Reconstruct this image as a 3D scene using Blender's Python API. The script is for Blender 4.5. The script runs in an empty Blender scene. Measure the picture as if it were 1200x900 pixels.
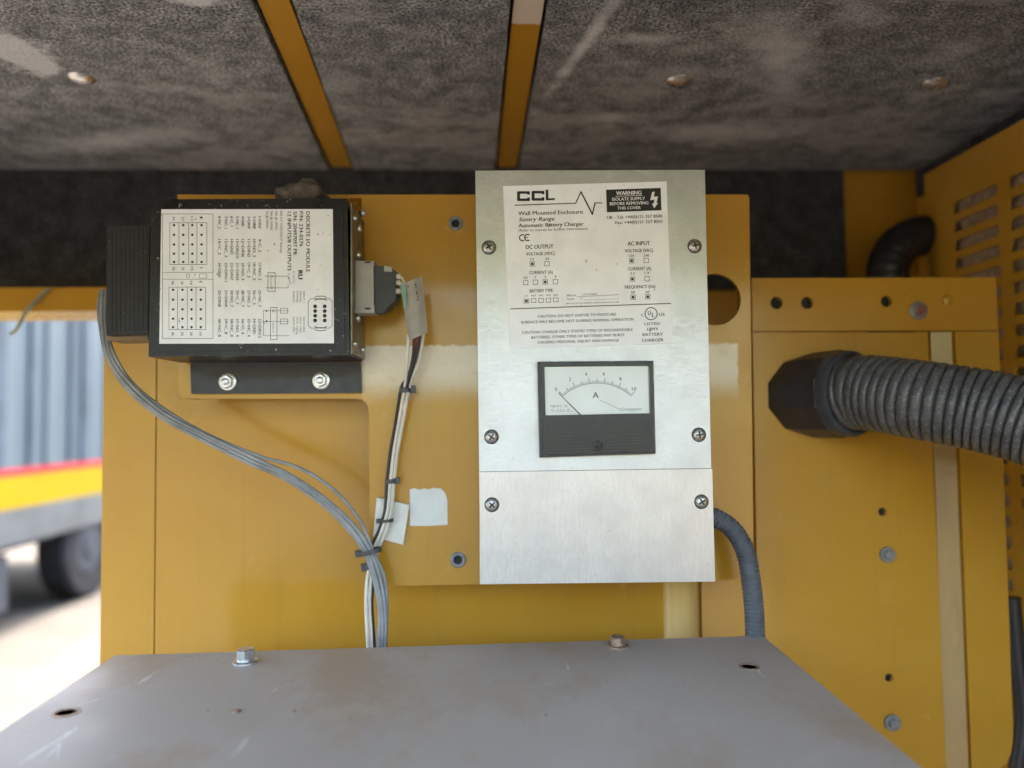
import bpy, bmesh, math, random
from mathutils import Vector, Matrix, noise
random.seed(7)
R = math.radians
sc = bpy.context.scene
C = sc.collection

# ------------------------------------------------------------------ camera
F = 900.0                       # focal length in pixels of the 1200 x 900 photograph
CAMZ = 1.5
CAM = Vector((0, 0, CAMZ))
YAW, PITCH, ROLL = R(1.8), R(2.7), R(0.55)
fwd = Vector((math.sin(YAW) * math.cos(PITCH), math.cos(YAW) * math.cos(PITCH), math.sin(PITCH)))
right = fwd.cross(Vector((0, 0, 1))).normalized()
up = right.cross(fwd)
r2 = right * math.cos(ROLL) - up * math.sin(ROLL)
u2 = up * math.cos(ROLL) + right * math.sin(ROLL)
cd = bpy.data.cameras.new('camera')
cam = bpy.data.objects.new('camera', cd)
C.objects.link(cam)
M3 = Matrix((r2, u2, -fwd)).transposed()
cam.matrix_world = Matrix.Translation(CAM) @ M3.to_4x4()
cd.sensor_width = 36.0
cd.lens = 36.0 * F / 1200.0
cd.clip_start = 0.02
cd.clip_end = 2000
cd.dof.use_dof = True
cd.dof.focus_distance = 0.608
cd.dof.aperture_fstop = 2.75
cd.dof.aperture_blades = 0
sc.camera = cam

# ------------------------------------------------------------------ light
SUN_EL, SUN_AZ = 56.0, 4.0       # azimuth clockwise from +Y: the sun stands high beyond the back wall
w = bpy.data.worlds.new('World')
sc.world = w
w.use_nodes = True
nt = w.node_tree
nt.nodes.clear()
out = nt.nodes.new('ShaderNodeOutputWorld')
bg = nt.nodes.new('ShaderNodeBackground')
sky = nt.nodes.new('ShaderNodeTexSky')
sky.sky_type = 'NISHITA'
sky.sun_disc = False
sky.sun_elevation = R(SUN_EL)
sky.sun_rotation = R(SUN_AZ)
sky.dust_density = 6.0
sky.air_density = 1.0
bg.inputs['Strength'].default_value = 0.15
nt.links.new(sky.outputs[0], bg.inputs[0])
nt.links.new(bg.outputs[0], out.inputs[0])
sd = bpy.data.lights.new('sun', 'SUN')
sd.energy = 1.2
sd.angle = R(11)
sd.color = (1.0, 0.95, 0.88)
sun = bpy.data.objects.new('sun', sd)
C.objects.link(sun)
tosun = Vector((math.sin(R(SUN_AZ)) * math.cos(R(SUN_EL)), math.cos(R(SUN_AZ)) * math.cos(R(SUN_EL)), math.sin(R(SUN_EL))))
sun.rotation_euler = tosun.to_track_quat('Z', 'Y').to_euler()
sun.location = (2, -4, 6)
sc.view_settings.view_transform = 'Standard'
sc.view_settings.look = 'None'
sc.view_settings.exposure = 4.3
sc.view_settings.gamma = 1.0
sc.view_settings.use_curve_mapping = False
sc.cycles.use_denoising = True
sc.cycles.denoiser = 'OPENIMAGEDENOISE'
sc.cycles.denoising_prefilter = 'ACCURATE'
sc.cycles.max_bounces = 10
sc.cycles.diffuse_bounces = 6
sc.cycles.sample_clamp_indirect = 8.0

# ------------------------------------------------------------------ pixel -> place
def ray(px, py):
    return M3 @ Vector(((px - 600) / F, (450 - py) / F, -1.0))
def P(px, py, Y):               # point of the vertical plane at depth Y
    d = ray(px, py)
    return CAM + d * (Y / d.y)
def PZ(px, py, z):              # point of the level plane at height z
    d = ray(px, py)
    return CAM + d * ((z - CAMZ) / d.z)
def PX(px, py, X):
    d = ray(px, py)
    return CAM + d * (X / d.x)
def pxm(n, Y):                  # n photo pixels in metres at depth Y
    return n * Y / F

# ------------------------------------------------------------------ materials
def nodes(m):
    m.use_nodes = True
    t = m.node_tree
    t.nodes.clear()
    o = t.nodes.new('ShaderNodeOutputMaterial')
    b = t.nodes.new('ShaderNodeBsdfPrincipled')
    t.links.new(b.outputs[0], o.inputs[0])
    return t, b, o
def tex_coord(t, scale=(1, 1, 1), rot=(0, 0, 0)):
    c = t.nodes.new('ShaderNodeTexCoord')
    mp = t.nodes.new('ShaderNodeMapping')
    mp.inputs['Scale'].default_value = scale
    mp.inputs['Rotation'].default_value = rot
    t.links.new(c.outputs['Object'], mp.inputs[0])
    return mp.outputs[0]
def tnoise(t, vec, scale, detail=4, rough=0.55, dist=0.0):
    n = t.nodes.new('ShaderNodeTexNoise')
    n.inputs['Scale'].default_value = scale
    n.inputs['Detail'].default_value = detail
    n.inputs['Roughness'].default_value = rough
    n.inputs['Distortion'].default_value = dist
    t.links.new(vec, n.inputs['Vector'])
    return n.outputs['Fac']
def ramp(t, fac, stops):
    r = t.nodes.new('ShaderNodeValToRGB')
    e = r.color_ramp.elements
    while len(e) < len(stops):
        e.new(0.5)
    for k, (p, c) in enumerate(stops):
        e[k].position = p
        e[k].color = (c, c, c, 1) if isinstance(c, (int, float)) else (*c, 1)
    t.links.new(fac, r.inputs[0])
    return r.outputs[0]
def mix(t, fac, a, b, mode='MIX'):
    m = t.nodes.new('ShaderNodeMix')
    m.data_type = 'RGBA'
    m.blend_type = mode
    for sock, v in ((m.inputs[0], fac), (m.inputs[6], a), (m.inputs[7], b)):
        if isinstance(v, (int, float)):
            sock.default_value = v
        elif isinstance(v, (tuple, list)):
            sock.default_value = (*v, 1)
        else:
            t.links.new(v, sock)
    return m.outputs[2]
def bump(t, b, h, strength, dist=0.001, prev=None):
    n = t.nodes.new('ShaderNodeBump')
    n.inputs['Strength'].default_value = strength
    n.inputs['Distance'].default_value = dist
    t.links.new(h, n.inputs['Height'])
    if prev is not None:
        t.links.new(prev, n.inputs['Normal'])
    t.links.new(n.outputs[0], b.inputs['Normal'])
    return n.outputs[0]
def mat(name, col, rough=0.5, metal=0.0, var=0.15, vs=30.0, bscale=None, bstr=0.1, bdist=0.0005, specks=None, coat=0.0, ior=1.5, stretch=(1, 1, 1)):
    m = bpy.data.materials.new(name)
    t, b, o = nodes(m)
    v = tex_coord(t, stretch)
    n = tnoise(t, v, vs, 5)
    lo = tuple(max(0, c * (1 - var)) for c in col)
    hi = tuple(min(1, c * (1 + var)) for c in col)
    c = ramp(t, n, [(0.3, lo), (0.7, hi)])
    if specks:
        scol, sscale, sthr = specks
        s = tnoise(t, v, sscale, 3, 0.6)
        c = mix(t, ramp(t, s, [(sthr, 0.0), (sthr + 0.04, 1.0)]), c, scol)
    t.links.new(c, b.inputs['Base Color'])
    rr = ramp(t, tnoise(t, v, vs * 1.7, 4), [(0.3, max(0.02, rough - 0.07)), (0.7, min(1, rough + 0.07))])
    t.links.new(rr, b.inputs['Roughness'])
    b.inputs['Metallic'].default_value = metal
    b.inputs['IOR'].default_value = ior
    b.inputs['Coat Weight'].default_value = coat
    b.inputs['Coat Roughness'].default_value = 0.08
    if bscale:
        bump(t, b, tnoise(t, v, bscale, 3), bstr, bdist)
    return m

def make_yellow(name='yellow_paint', residue=None):
    m = bpy.data.materials.new(name)
    t, b, o = nodes(m)
    v = tex_coord(t)
    n = tnoise(t, v, 6, 5, 0.6)
    c = ramp(t, n, [(0.25, (0.445, 0.228, 0.019)), (0.75, (0.50, 0.262, 0.027))])
    dust = ramp(t, tnoise(t, v, 16, 6, 0.65), [(0.45, 0.0), (0.85, 0.3)])
    c = mix(t, dust, c, (0.50, 0.305, 0.06))
    dirt = ramp(t, tnoise(t, v, 170, 3, 0.6), [(0.70, 0.0), (0.76, 0.35)])
    c = mix(t, dirt, c, (0.28, 0.15, 0.04))
    drip = ramp(t, tnoise(t, tex_coord(t, (90, 90, 4)), 1.0, 5, 0.65), [(0.56, 0.0), (0.76, 0.30)])
    c = mix(t, drip, c, (0.30, 0.165, 0.035))
    chipz = ramp(t, tnoise(t, v, 75, 6, 0.75), [(0.70, 0.0), (0.715, 0.7)])
    c = mix(t, chipz, c, (0.24, 0.15, 0.07))
    rr = ramp(t, tnoise(t, v, 30, 5), [(0.3, 0.15), (0.75, 0.30)])
    if residue:                  # ragged pale tape residue: (axis, lo, hi, soft edge) limits in object space
        sep = t.nodes.new('ShaderNodeSeparateXYZ')
        t.links.new(v, sep.inputs[0])
        wob = tnoise(t, v, 130, 5, 0.65)
        acc = None
        for ax, lo, hi, soft in residue:
            add = t.nodes.new('ShaderNodeMath'); add.operation = 'MULTIPLY_ADD'
            t.links.new(wob, add.inputs[0]); add.inputs[1].default_value = 0.007
            t.links.new(sep.outputs[ax], add.inputs[2])
            for edge, sgn in ((lo, 1), (hi, -1)):
                mr = t.nodes.new('ShaderNodeMapRange')
                mr.interpolation_type = 'SMOOTHSTEP'
                w_ = soft if sgn == 1 else 0.0012
                e = edge + 0.0035
                mr.inputs['From Min'].default_value = e - w_ if sgn == 1 else e + w_
                mr.inputs['From Max'].default_value = e + w_ if sgn == 1 else e - w_
                t.links.new(add.outputs[0], mr.inputs['Value'])
                if acc is None:
                    acc = mr.outputs[0]
                else:
                    k = t.nodes.new('ShaderNodeMath'); k.operation = 'MULTIPLY'
                    t.links.new(acc, k.inputs[0]); t.links.new(mr.outputs[0], k.inputs[1])
                    acc = k.outputs[0]
        brk = ramp(t, tnoise(t, tex_coord(t, (1, 1, 2.2), (0, 0.5, 0)), 42, 6, 0.75), [(0.28, 0.5), (0.48, 0.93)])
        k = t.nodes.new('ShaderNodeMath'); k.operation = 'MULTIPLY'
        t.links.new(acc, k.inputs[0]); t.links.new(brk, k.inputs[1])
        c = mix(t, k.outputs[0], c, (0.72, 0.66, 0.56))
    t.links.new(c, b.inputs['Base Color'])
    t.links.new(rr, b.inputs['Roughness'])
    b.inputs['IOR'].default_value = 1.45
    b.inputs['Coat Weight'].default_value = 0.35
    b.inputs['Coat Roughness'].default_value = 0.10
    bump(t, b, tnoise(t, v, 240, 3), 0.10, 0.0004)
    return m

def make_foam(name='foam', stains=True, dark=1.0, blobs=()):
    m = bpy.data.materials.new(name)
    t, b, o = nodes(m)
    v = tex_coord(t)
    vo = t.nodes.new('ShaderNodeTexVoronoi')
    vo.inputs['Scale'].default_value = 260
    t.links.new(v, vo.inputs['Vector'])
    grain = tnoise(t, v, 360, 4, 0.7)
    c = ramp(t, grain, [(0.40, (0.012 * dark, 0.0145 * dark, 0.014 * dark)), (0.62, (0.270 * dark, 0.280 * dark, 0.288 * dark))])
    mott = ramp(t, tnoise(t, v, 38, 5, 0.7), [(0.36, 0.45), (0.66, 1.25)])
    c = mix(t, 1.0, c, mott, 'MULTIPLY')
    big = tnoise(t, v, 7, 5, 0.6)
    c = mix(t, ramp(t, big, [(0.35, 0.0), (0.7, 0.35)]), c, (0.085 * dark, 0.088 * dark, 0.090 * dark))
    if stains:
        vd = tex_coord(t, (1.0, 1.7, 1.0), (0, 0, 0.35))
        sm = ramp(t, tnoise(t, vd, 4.2, 6, 0.62, 0.25), [(0.52, 0.0), (0.575, 0.75), (0.64, 0.35), (0.74, 0.7)])
        pat = ramp(t, tnoise(t, v, 260, 4, 0.7), [(0.35, 0.15), (0.62, 1.0)])
        k = t.nodes.new('ShaderNodeMath'); k.operation = 'MULTIPLY'
        t.links.new(sm, k.inputs[0]); t.links.new(pat, k.inputs[1])
        c = mix(t, k.outputs[0], c, (0.45, 0.455, 0.455))
    for bx, by, rx, ry, rot, st, soft in blobs:       # pale worn patches and dried water marks, each with its own outline
        mpn = t.nodes.new('ShaderNodeMapping')
        mpn.vector_type = 'TEXTURE'
        mpn.inputs['Location'].default_value = (bx, by, 0)
        mpn.inputs['Rotation'].default_value = (0, 0, rot)
        mpn.inputs['Scale'].default_value = (rx, ry, 1)
        t.links.new(v, mpn.inputs[0])
        ln = t.nodes.new('ShaderNodeVectorMath'); ln.operation = 'LENGTH'
        t.links.new(mpn.outputs[0], ln.inputs[0])
        ad = t.nodes.new('ShaderNodeMath'); ad.operation = 'MULTIPLY_ADD'
        t.links.new(tnoise(t, v, 26, 6, 0.65), ad.inputs[0]); ad.inputs[1].default_value = 1.9
        t.links.new(ln.outputs['Value'], ad.inputs[2])
        mr = t.nodes.new('ShaderNodeMapRange')
        mr.inputs['From Min'].default_value = 1.95 - soft; mr.inputs['From Max'].default_value = 1.95
        mr.inputs['To Min'].default_value = st; mr.inputs['To Max'].default_value = 0.0
        t.links.new(ad.outputs[0], mr.inputs['Value'])
        gk = t.nodes.new('ShaderNodeMath'); gk.operation = 'MULTIPLY'
        t.links.new(mr.outputs[0], gk.inputs[0])
        t.links.new(ramp(t, tnoise(t, v, 420, 3, 0.6), [(0.35, 0.55), (0.6, 1.0)]), gk.inputs[1])
        c = mix(t, gk.outputs[0], c, (0.70, 0.73, 0.75))
    t.links.new(c, b.inputs['Base Color'])
    b.inputs['Roughness'].default_value = 0.85
    b.inputs['Specular IOR Level'].default_value = 0.25
    bump(t, b, grain, 0.55, 0.0012)
    return m

def make_steel(name, stretch, tint=(0.74, 0.735, 0.72), rough=0.36):
    m = bpy.data.materials.new(name)
    t, b, o = nodes(m)
    v = tex_coord(t, stretch)
    v0 = tex_coord(t)
    streak = tnoise(t, v, 1.0, 4, 0.65)
    c = ramp(t, streak, [(0.25, tuple(x * 0.74 for x in tint)), (0.75, tint)])
    blot = ramp(t, tnoise(t, v0, 30, 6, 0.7), [(0.42, 0.0), (0.68, 0.75)])
    c = mix(t, blot, c, tuple(x * 0.72 for x in tint))
    pit = ramp(t, tnoise(t, v0, 330, 3, 0.6), [(0.66, 0.0), (0.73, 0.4)])
    c = mix(t, pit, c, (0.24, 0.22, 0.20))
    t.links.new(c, b.inputs['Base Color'])
    b.inputs['Metallic'].default_value = 0.92
    rr = ramp(t, streak, [(0.3, rough - 0.08), (0.7, rough + 0.12)])
    t.links.new(rr, b.inputs['Roughness'])
    bump(t, b, streak, 0.30, 0.00012)
    return m

def make_grey_cabinet():
    m = bpy.data.materials.new('grey_cabinet_paint')
    t, b, o = nodes(m)
    v = tex_coord(t)
    n = tnoise(t, v, 14, 5, 0.6)
    c = ramp(t, n, [(0.3, (0.465, 0.40, 0.322)), (0.7, (0.545, 0.472, 0.385))])
    fine = tnoise(t, v, 620, 3, 0.7)
    c = mix(t, ramp(t, fine, [(0.40, 0.0), (0.64, 0.75)]), c, (0.36, 0.335, 0.295))
    rust = ramp(t, tnoise(t, tex_coord(t, (1.0, 0.55, 1)), 9, 6, 0.68), [(0.49, 0.0), (0.60, 0.62)])
    c = mix(t, rust, c, (0.40, 0.285, 0.175))
    dust = ramp(t, tnoise(t, v, 11.3, 6, 0.7), [(0.58, 0.0), (0.75, 0.3)])
    c = mix(t, dust, c, (0.62, 0.57, 0.50))
    scr = tnoise(t, tex_coord(t, (60, 7, 1), (0, 0, 0.7)), 1.6, 3, 0.5)
    c = mix(t, ramp(t, scr, [(0.73, 0.0), (0.78, 0.55)]), c, (0.80, 0.78, 0.74))
    t.links.new(c, b.inputs['Base Color'])
    t.links.new(ramp(t, n, [(0.3, 0.48), (0.7, 0.66)]), b.inputs['Roughness'])
    bump(t, b, tnoise(t, v, 700, 3), 0.25, 0.0003)
    return m

def make_worn_black():
    m = bpy.data.materials.new('worn_black_paint')
    t, b, o = nodes(m)
    v = tex_coord(t)
    n = tnoise(t, v, 40, 5, 0.6)
    c = ramp(t, n, [(0.3, (0.006, 0.006, 0.0075)), (0.7, (0.014, 0.014, 0.017))])
    chip = ramp(t, tnoise(t, v, 260, 5, 0.7), [(0.62, 0.0), (0.66, 0.9)])
    zone = ramp(t, tnoise(t, v, 16, 3), [(0.42, 0.1), (0.62, 1.0)])
    k = t.nodes.new('ShaderNodeMath'); k.operation = 'MULTIPLY'
    t.links.new(chip, k.inputs[0]); t.links.new(zone, k.inputs[1])
    c = mix(t, k.outputs[0], c, (0.38, 0.37, 0.36))
    dust = ramp(t, tnoise(t, v, 70, 5, 0.7), [(0.55, 0.0), (0.8, 0.25)])
    c = mix(t, dust, c, (0.09, 0.08, 0.07))
    t.links.new(c, b.inputs['Base Color'])
    t.links.new(ramp(t, n, [(0.3, 0.25), (0.7, 0.45)]), b.inputs['Roughness'])
    b.inputs['Specular IOR Level'].default_value = 0.3
    bump(t, b, tnoise(t, v, 300, 4), 0.35, 0.0004)
    return m

def make_glass():
    m = bpy.data.materials.new('clear_window')
    m.use_nodes = True
    t = m.node_tree
    t.nodes.clear()
    o = t.nodes.new('ShaderNodeOutputMaterial')
    tr = t.nodes.new('ShaderNodeBsdfTransparent')
    tr.inputs[0].default_value = (0.985, 0.99, 0.99, 1)
    gl = t.nodes.new('ShaderNodeBsdfGlossy')
    gl.inputs['Roughness'].default_value = 0.12
    fr = t.nodes.new('ShaderNodeFresnel')
    fr.inputs[0].default_value = 1.45
    ms = t.nodes.new('ShaderNodeMixShader')
    t.links.new(fr.outputs[0], ms.inputs[0])
    t.links.new(tr.outputs[0], ms.inputs[1])
    t.links.new(gl.outputs[0], ms.inputs[2])
    t.links.new(ms.outputs[0], o.inputs[0])
    return m

def make_hose():
    m = bpy.data.materials.new('dusty_hose')
    t, b, o = nodes(m)
    v = tex_coord(t)
    n = tnoise(t, v, 60, 5, 0.65)
    c = ramp(t, n, [(0.3, (0.050, 0.052, 0.057)), (0.7, (0.105, 0.108, 0.114))])
    d = ramp(t, tnoise(t, v, 420, 5, 0.7), [(0.5, 0.0), (0.68, 0.6)])
    c = mix(t, d, c, (0.33, 0.325, 0.315))
    t.links.new(c, b.inputs['Base Color'])
    b.inputs['Roughness'].default_value = 0.33
    bump(t, b, tnoise(t, v, 500, 4), 0.4, 0.0003)
    return m

YEL = make_yellow()
GLARE = mat('glare_cream_paint', (0.64, 0.45, 0.17), 0.22, 0, 0.12, 14, 240, 0.1, coat=0.6, stretch=(3, 3, 0.6))  # cream puts the glare on the bent edges into the base colour
STEEL_H = make_steel('brushed_steel_cover', (260, 900, 1100), (0.60, 0.61, 0.61), 0.42)
STEEL_V = make_steel('brushed_steel_lower_cover', (1300, 900, 130), (0.62, 0.59, 0.565), 0.40)
CAB = make_grey_cabinet()
BLK = make_worn_black()
GLASS = make_glass()
HOSE = make_hose()
ZINC = mat('zinc_bolt', (0.62, 0.63, 0.64), 0.34, 0.9, 0.25, 250, 500, 0.2)
RUSTY = mat('rusty_bolt', (0.34, 0.24, 0.17), 0.55, 0.6, 0.4, 400, 500, 0.4)
SCREW = mat('dull_screw', (0.46, 0.445, 0.42), 0.38, 0.85, 0.45, 500, 700, 0.4)
DARK = mat('black_recess', (0.008, 0.008, 0.008), 0.6, 0, 0.1, 50)
LABEL = mat('white_label', (0.84, 0.865, 0.90), 0.42, 0, 0.05, 60, specks=((0.42, 0.40, 0.37), 170, 0.70))
MLABEL = mat('module_label', (0.80, 0.825, 0.855), 0.45, 0, 0.05, 60, specks=((0.30, 0.27, 0.22), 210, 0.69))
INK = mat('black_ink', (0.008, 0.008, 0.008), 0.5, 0, 0.1, 50)
GINK = mat('grey_ink', (0.09, 0.09, 0.093), 0.5, 0, 0.1, 50)
WINK = mat('white_ink', (0.76, 0.76, 0.76), 0.5, 0, 0.05, 50)
BLACKP = mat('black_plastic', (0.008, 0.008, 0.009), 0.38, 0, 0.3, 60, 300, 0.2)
METERBLK = mat('meter_black', (0.010, 0.011, 0.013), 0.34, 0, 0.3, 60, 300, 0.15)
DIAL = mat('dial_white', (0.80, 0.815, 0.83), 0.5, 0, 0.04, 40)
RUBBER = mat('ribbed_black_rubber', (0.007, 0.007, 0.008), 0.55, 0, 0.4, 90, 260, 0.5, specks=((0.25, 0.25, 0.25), 300, 0.70))
BRKT = mat('charcoal_flange', (0.020, 0.021, 0.026), 0.42, 0, 0.25, 60, 300, 0.2)
SIDE = mat('dull_side_plate', (0.20, 0.175, 0.14), 0.42, 0.65, 0.3, 90, 300, 0.2)
SOCK = mat('grey_socket', (0.36, 0.35, 0.325), 0.5, 0, 0.12, 60, 300, 0.1)
PLUG = mat('dark_grey_plug', (0.032, 0.036, 0.043), 0.5, 0, 0.25, 60, 300, 0.1)
SEAL = mat('white_seal', (0.72, 0.70, 0.64), 0.5, 0, 0.1, 60)
WGREY = mat('grey_wire', (0.235, 0.24, 0.243), 0.48, 0, 0.35, 50, 300, 0.2)
WWHITE = mat('white_wire', (0.66, 0.62, 0.54), 0.5, 0, 0.18, 50)
WBLACK = mat('black_wire', (0.02, 0.02, 0.021), 0.45, 0, 0.2, 50)
WRED = mat('red_wire', (0.30, 0.03, 0.025), 0.45, 0, 0.2, 50)
TIE = mat('dark_cable_tie', (0.045, 0.048, 0.053), 0.42, 0, 0.2, 50)
TAG = mat('dirty_white_tag', (0.60, 0.58, 0.53), 0.5, 0, 0.12, 70, specks=((0.30, 0.27, 0.23), 160, 0.68))
TAGG = mat('tag_green', (0.16, 0.33, 0.26), 0.5, 0, 0.12, 70)
PAD = mat('white_tie_pad', (0.68, 0.66, 0.60), 0.5, 0, 0.08, 60)
PAPER = mat('paper_scrap', (0.70, 0.71, 0.67), 0.65, 0, 0.08, 50)
LUMP = mat('dirty_foam', (0.12, 0.10, 0.085), 0.9, 0, 0.4, 120, 300, 0.9, 0.002)
GROUND = mat('pale_gravel', (0.055, 0.049, 0.041), 0.9, 0, 0.15, 2.0, 60, 0.4, 0.01)
ADDRIDGE = mat('added_ridge_scrub', (0.075, 0.085, 0.045), 0.95, 0, 0.4, 0.3)
TRUCKW = mat('pale_blue_panel', (0.066, 0.084, 0.092), 0.45, 0, 0.14, 2.2, stretch=(1, 6, 0.4))
TRUCKD = mat('blue_grey_fold', (0.035, 0.048, 0.060), 0.55, 0, 0.3, 3)
TRED = mat('red_stripe', (0.30, 0.02, 0.025), 0.4, 0, 0.08, 4)
TYEL = mat('yellow_stripe', (0.20, 0.135, 0.002), 0.4, 0, 0.06, 4)
CHASSIS = mat('dark_chassis', (0.014, 0.015, 0.016), 0.6, 0, 0.3, 6)
TYRE = mat('tyre_rubber', (0.014, 0.014, 0.015), 0.8, 0, 0.3, 8)
TANK = mat('dull_tank', (0.040, 0.043, 0.048), 0.5, 0.2, 0.2, 4)
ROOF = mat('roof_sheet', (0.50, 0.28, 0.04), 0.4, 0, 0.1, 6)
MESHB = mat('dusty_mesh', (0.33, 0.235, 0.15), 0.8, 0, 0.5, 160, 300, 0.6, 0.001)
SILVER = mat('pale_washer', (0.72, 0.71, 0.69), 0.28, 0.85, 0.1, 90)
DULL = mat('dull_grey_bolt', (0.24, 0.25, 0.26), 0.5, 0.5, 0.35, 250, 500, 0.3)

for m_ in (GROUND, ADDRIDGE, TRUCKW, TRUCKD, TRED, TYEL, CHASSIS, TYRE, TANK):      # dusty, dry surfaces
    for n_ in m_.node_tree.nodes:
        if n_.type == 'BSDF_PRINCIPLED':
            n_.inputs['Specular IOR Level'].default_value = 0.08
# ------------------------------------------------------------------ mesh helpers
ORIG = {}
def thing(name, label, cat, origin, group=None):
    o = bpy.data.objects.new(name, None)
    o.empty_display_size = 0.02
    C.objects.link(o)
    o.location = origin
    o['label'] = label
    o['category'] = cat
    if group:
        o['group'] = group
    ORIG[o] = Vector(origin)
    return o
def structure(name, origin=(0, 0, 0)):
    o = bpy.data.objects.new(name, None)
    C.objects.link(o)
    o.location = origin
    o['kind'] = 'structure'
    ORIG[o] = Vector(origin)
    return o
def obj(name, bm, m, parent=None, smooth=False, origin=None, kind=None):
    bmesh.ops.recalc_face_normals(bm, faces=bm.faces[:])
    off = ORIG[parent] if parent is not None else Vector(origin or (0, 0, 0))
    bmesh.ops.translate(bm, verts=bm.verts[:], vec=-off)
    me = bpy.data.meshes.new(name)
    bm.to_mesh(me)
    bm.free()
    me.materials.append(m)
    if smooth:
        for p in me.polygons:
            p.use_smooth = True
        try:
            me.set_sharp_from_angle(angle=R(38))
        except Exception:
            pass
    o = bpy.data.objects.new(name, me)
    C.objects.link(o)
    if parent is not None:
        o.parent = parent
    else:
        o.location = off
    ORIG[o] = off
    if kind:
        o['kind'] = kind
    return o
def tag(o, label, cat, group=None):
    o['label'] = label
    o['category'] = cat
    if group:
        o['group'] = group
    return o
BM = bmesh.new
def bevel_new(bm, vs, width, seg=2):
    if width <= 0:
        return
    s = set(vs)
    es = [e for e in bm.edges if e.verts[0] in s and e.verts[1] in s and len(e.link_faces) == 2
          and e.calc_face_angle(0) > R(20)]
    bmesh.ops.bevel(bm, geom=es, offset=width, segments=seg, affect='EDGES', profile=0.6, clamp_overlap=True)
def prism(bm, pts, ext, bev=0.0, seg=2):
    ext = Vector(ext)
    a = [bm.verts.new(p) for p in pts]
    b = [bm.verts.new(Vector(p) + ext) for p in pts]
    n = len(pts)
    bm.faces.new(a)
    bm.faces.new(b[::-1])
    for i in range(n):
        bm.faces.new((a[i], b[i], b[(i + 1) % n], a[(i + 1) % n]))
    bevel_new(bm, a + b, bev, seg)
    return bm
def box(bm, x0, x1, y0, y1, z0, z1, bev=0.0, seg=2):
    return prism(bm, [(x0, y0, z0), (x1, y0, z0), (x1, y0, z1), (x0, y0, z1)], (0, y1 - y0, 0), bev, seg)
def slab(bm, pix, Y, depth, bev=0.0, seg=2):       # outline read off the photo, laid at depth Y
    return prism(bm, [P(x, y, Y) for x, y in pix], (0, depth, 0), bev, seg)
def holed(bm, outer, holes, ext, bev=0.0):
    es = []
    for loop in [outer] + holes:
        vs = [bm.verts.new(p) for p in loop]
        for i in range(len(vs)):
            es.append(bm.edges.new((vs[i], vs[(i + 1) % len(vs)])))
    g = bmesh.ops.triangle_fill(bm, use_beauty=True, use_dissolve=False, edges=es)
    fs = [f for f in g['geom'] if isinstance(f, bmesh.types.BMFace)]
    r = bmesh.ops.extrude_face_region(bm, geom=fs)
    vs = [v for v in r['geom'] if isinstance(v, bmesh.types.BMVert)]
    bmesh.ops.translate(bm, verts=vs, vec=Vector(ext))
    return bm
def frame_of(axis):
    a = Vector(axis).normalized()
    h = Vector((0, 0, 1)) if abs(a.z) < 0.9 else Vector((1, 0, 0))
    u = a.cross(h).normalized()
    return a, u, a.cross(u)
def lathe(bm, c, axis, prof, n=24, phase=0.0):      # prof: (distance along axis, radius)
    a, u, v = frame_of(axis)
    c = Vector(c)
    rings = []
    for d, r in prof:
        if r < 1e-7:
            rings.append([bm.verts.new(c + a * d)])
        else:
            rings.append([bm.verts.new(c + a * d + (u * math.cos(2 * math.pi * k / n + phase) + v * math.sin(2 * math.pi * k / n + phase)) * r) for k in range(n)])
    for A, B in zip(rings, rings[1:]):
        for k in range(n):
            k2 = (k + 1) % n
            if len(A) == 1 and len(B) == 1:
                continue
            if len(A) == 1:
                bm.faces.new((A[0], B[k], B[k2]))
            elif len(B) == 1:
                bm.faces.new((A[k], A[k2], B[0]))
            else:
                bm.faces.new((A[k], A[k2], B[k2], B[k]))
    for ring, flip in ((rings[0], True), (rings[-1], False)):
        if len(ring) > 2:
            bm.faces.new(ring[::-1] if flip else ring)
    return bm
def spline(pts, step):
    pts = [Vector(p) for p in pts]
    ext = [pts[0] * 2 - pts[1]] + pts + [pts[-1] * 2 - pts[-2]]
    dense = []
    for i in range(1, len(ext) - 2):
        p0, p1, p2, p3 = ext[i - 1:i + 3]
        m = max(2, int((p2 - p1).length / step * 4))
        for k in range(m):
            t = k / m
            dense.append(0.5 * ((2 * p1) + (p2 - p0) * t + (2 * p0 - 5 * p1 + 4 * p2 - p3) * t * t + (3 * p1 - p0 - 3 * p2 + p3) * t ** 3))
    dense.append(pts[-1])
    res = [dense[0]]
    acc = 0.0
    for a, b in zip(dense, dense[1:]):
        seg = (b - a).length
        while acc + seg >= step:
            tt = (step - acc) / seg
            a = a + (b - a) * tt
            seg = (b - a).length
            res.append(a.copy())
            acc = 0.0
        acc += seg
    return res
def tube(bm, path, rad, n=10):                     # rad: number or function of index
    ref = Vector((0.13, 0.31, 0.94))
    prev = None
    L = len(path)
    for i, p in enumerate(path):
        d = (path[min(i + 1, L - 1)] - path[max(i - 1, 0)]).normalized()
        if prev is None:
            u = d.cross(ref).normalized()
        else:
            u = (pu - d * pu.dot(d)).normalized()
        v = d.cross(u)
        r = rad(i) if callable(rad) else rad
        ring = [bm.verts.new(p + (u * math.cos(2 * math.pi * k / n) + v * math.sin(2 * math.pi * k / n)) * r) for k in range(n)]
        if prev:
            for k in range(n):
                bm.faces.new((prev[k], prev[(k + 1) % n], ring[(k + 1) % n], ring[k]))
        else:
            bm.faces.new(ring[::-1])
        prev, pu = ring, u
    bm.faces.new(prev)
    return bm
def circ(px, py, rp, Y, n=20, sy=1.0):
    c = P(px, py, Y)
    r = pxm(rp, Y)
    return [c + Vector((math.cos(2 * math.pi * k / n) * r, 0, math.sin(2 * math.pi * k / n) * r * sy)) for k in range(n)]

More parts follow.
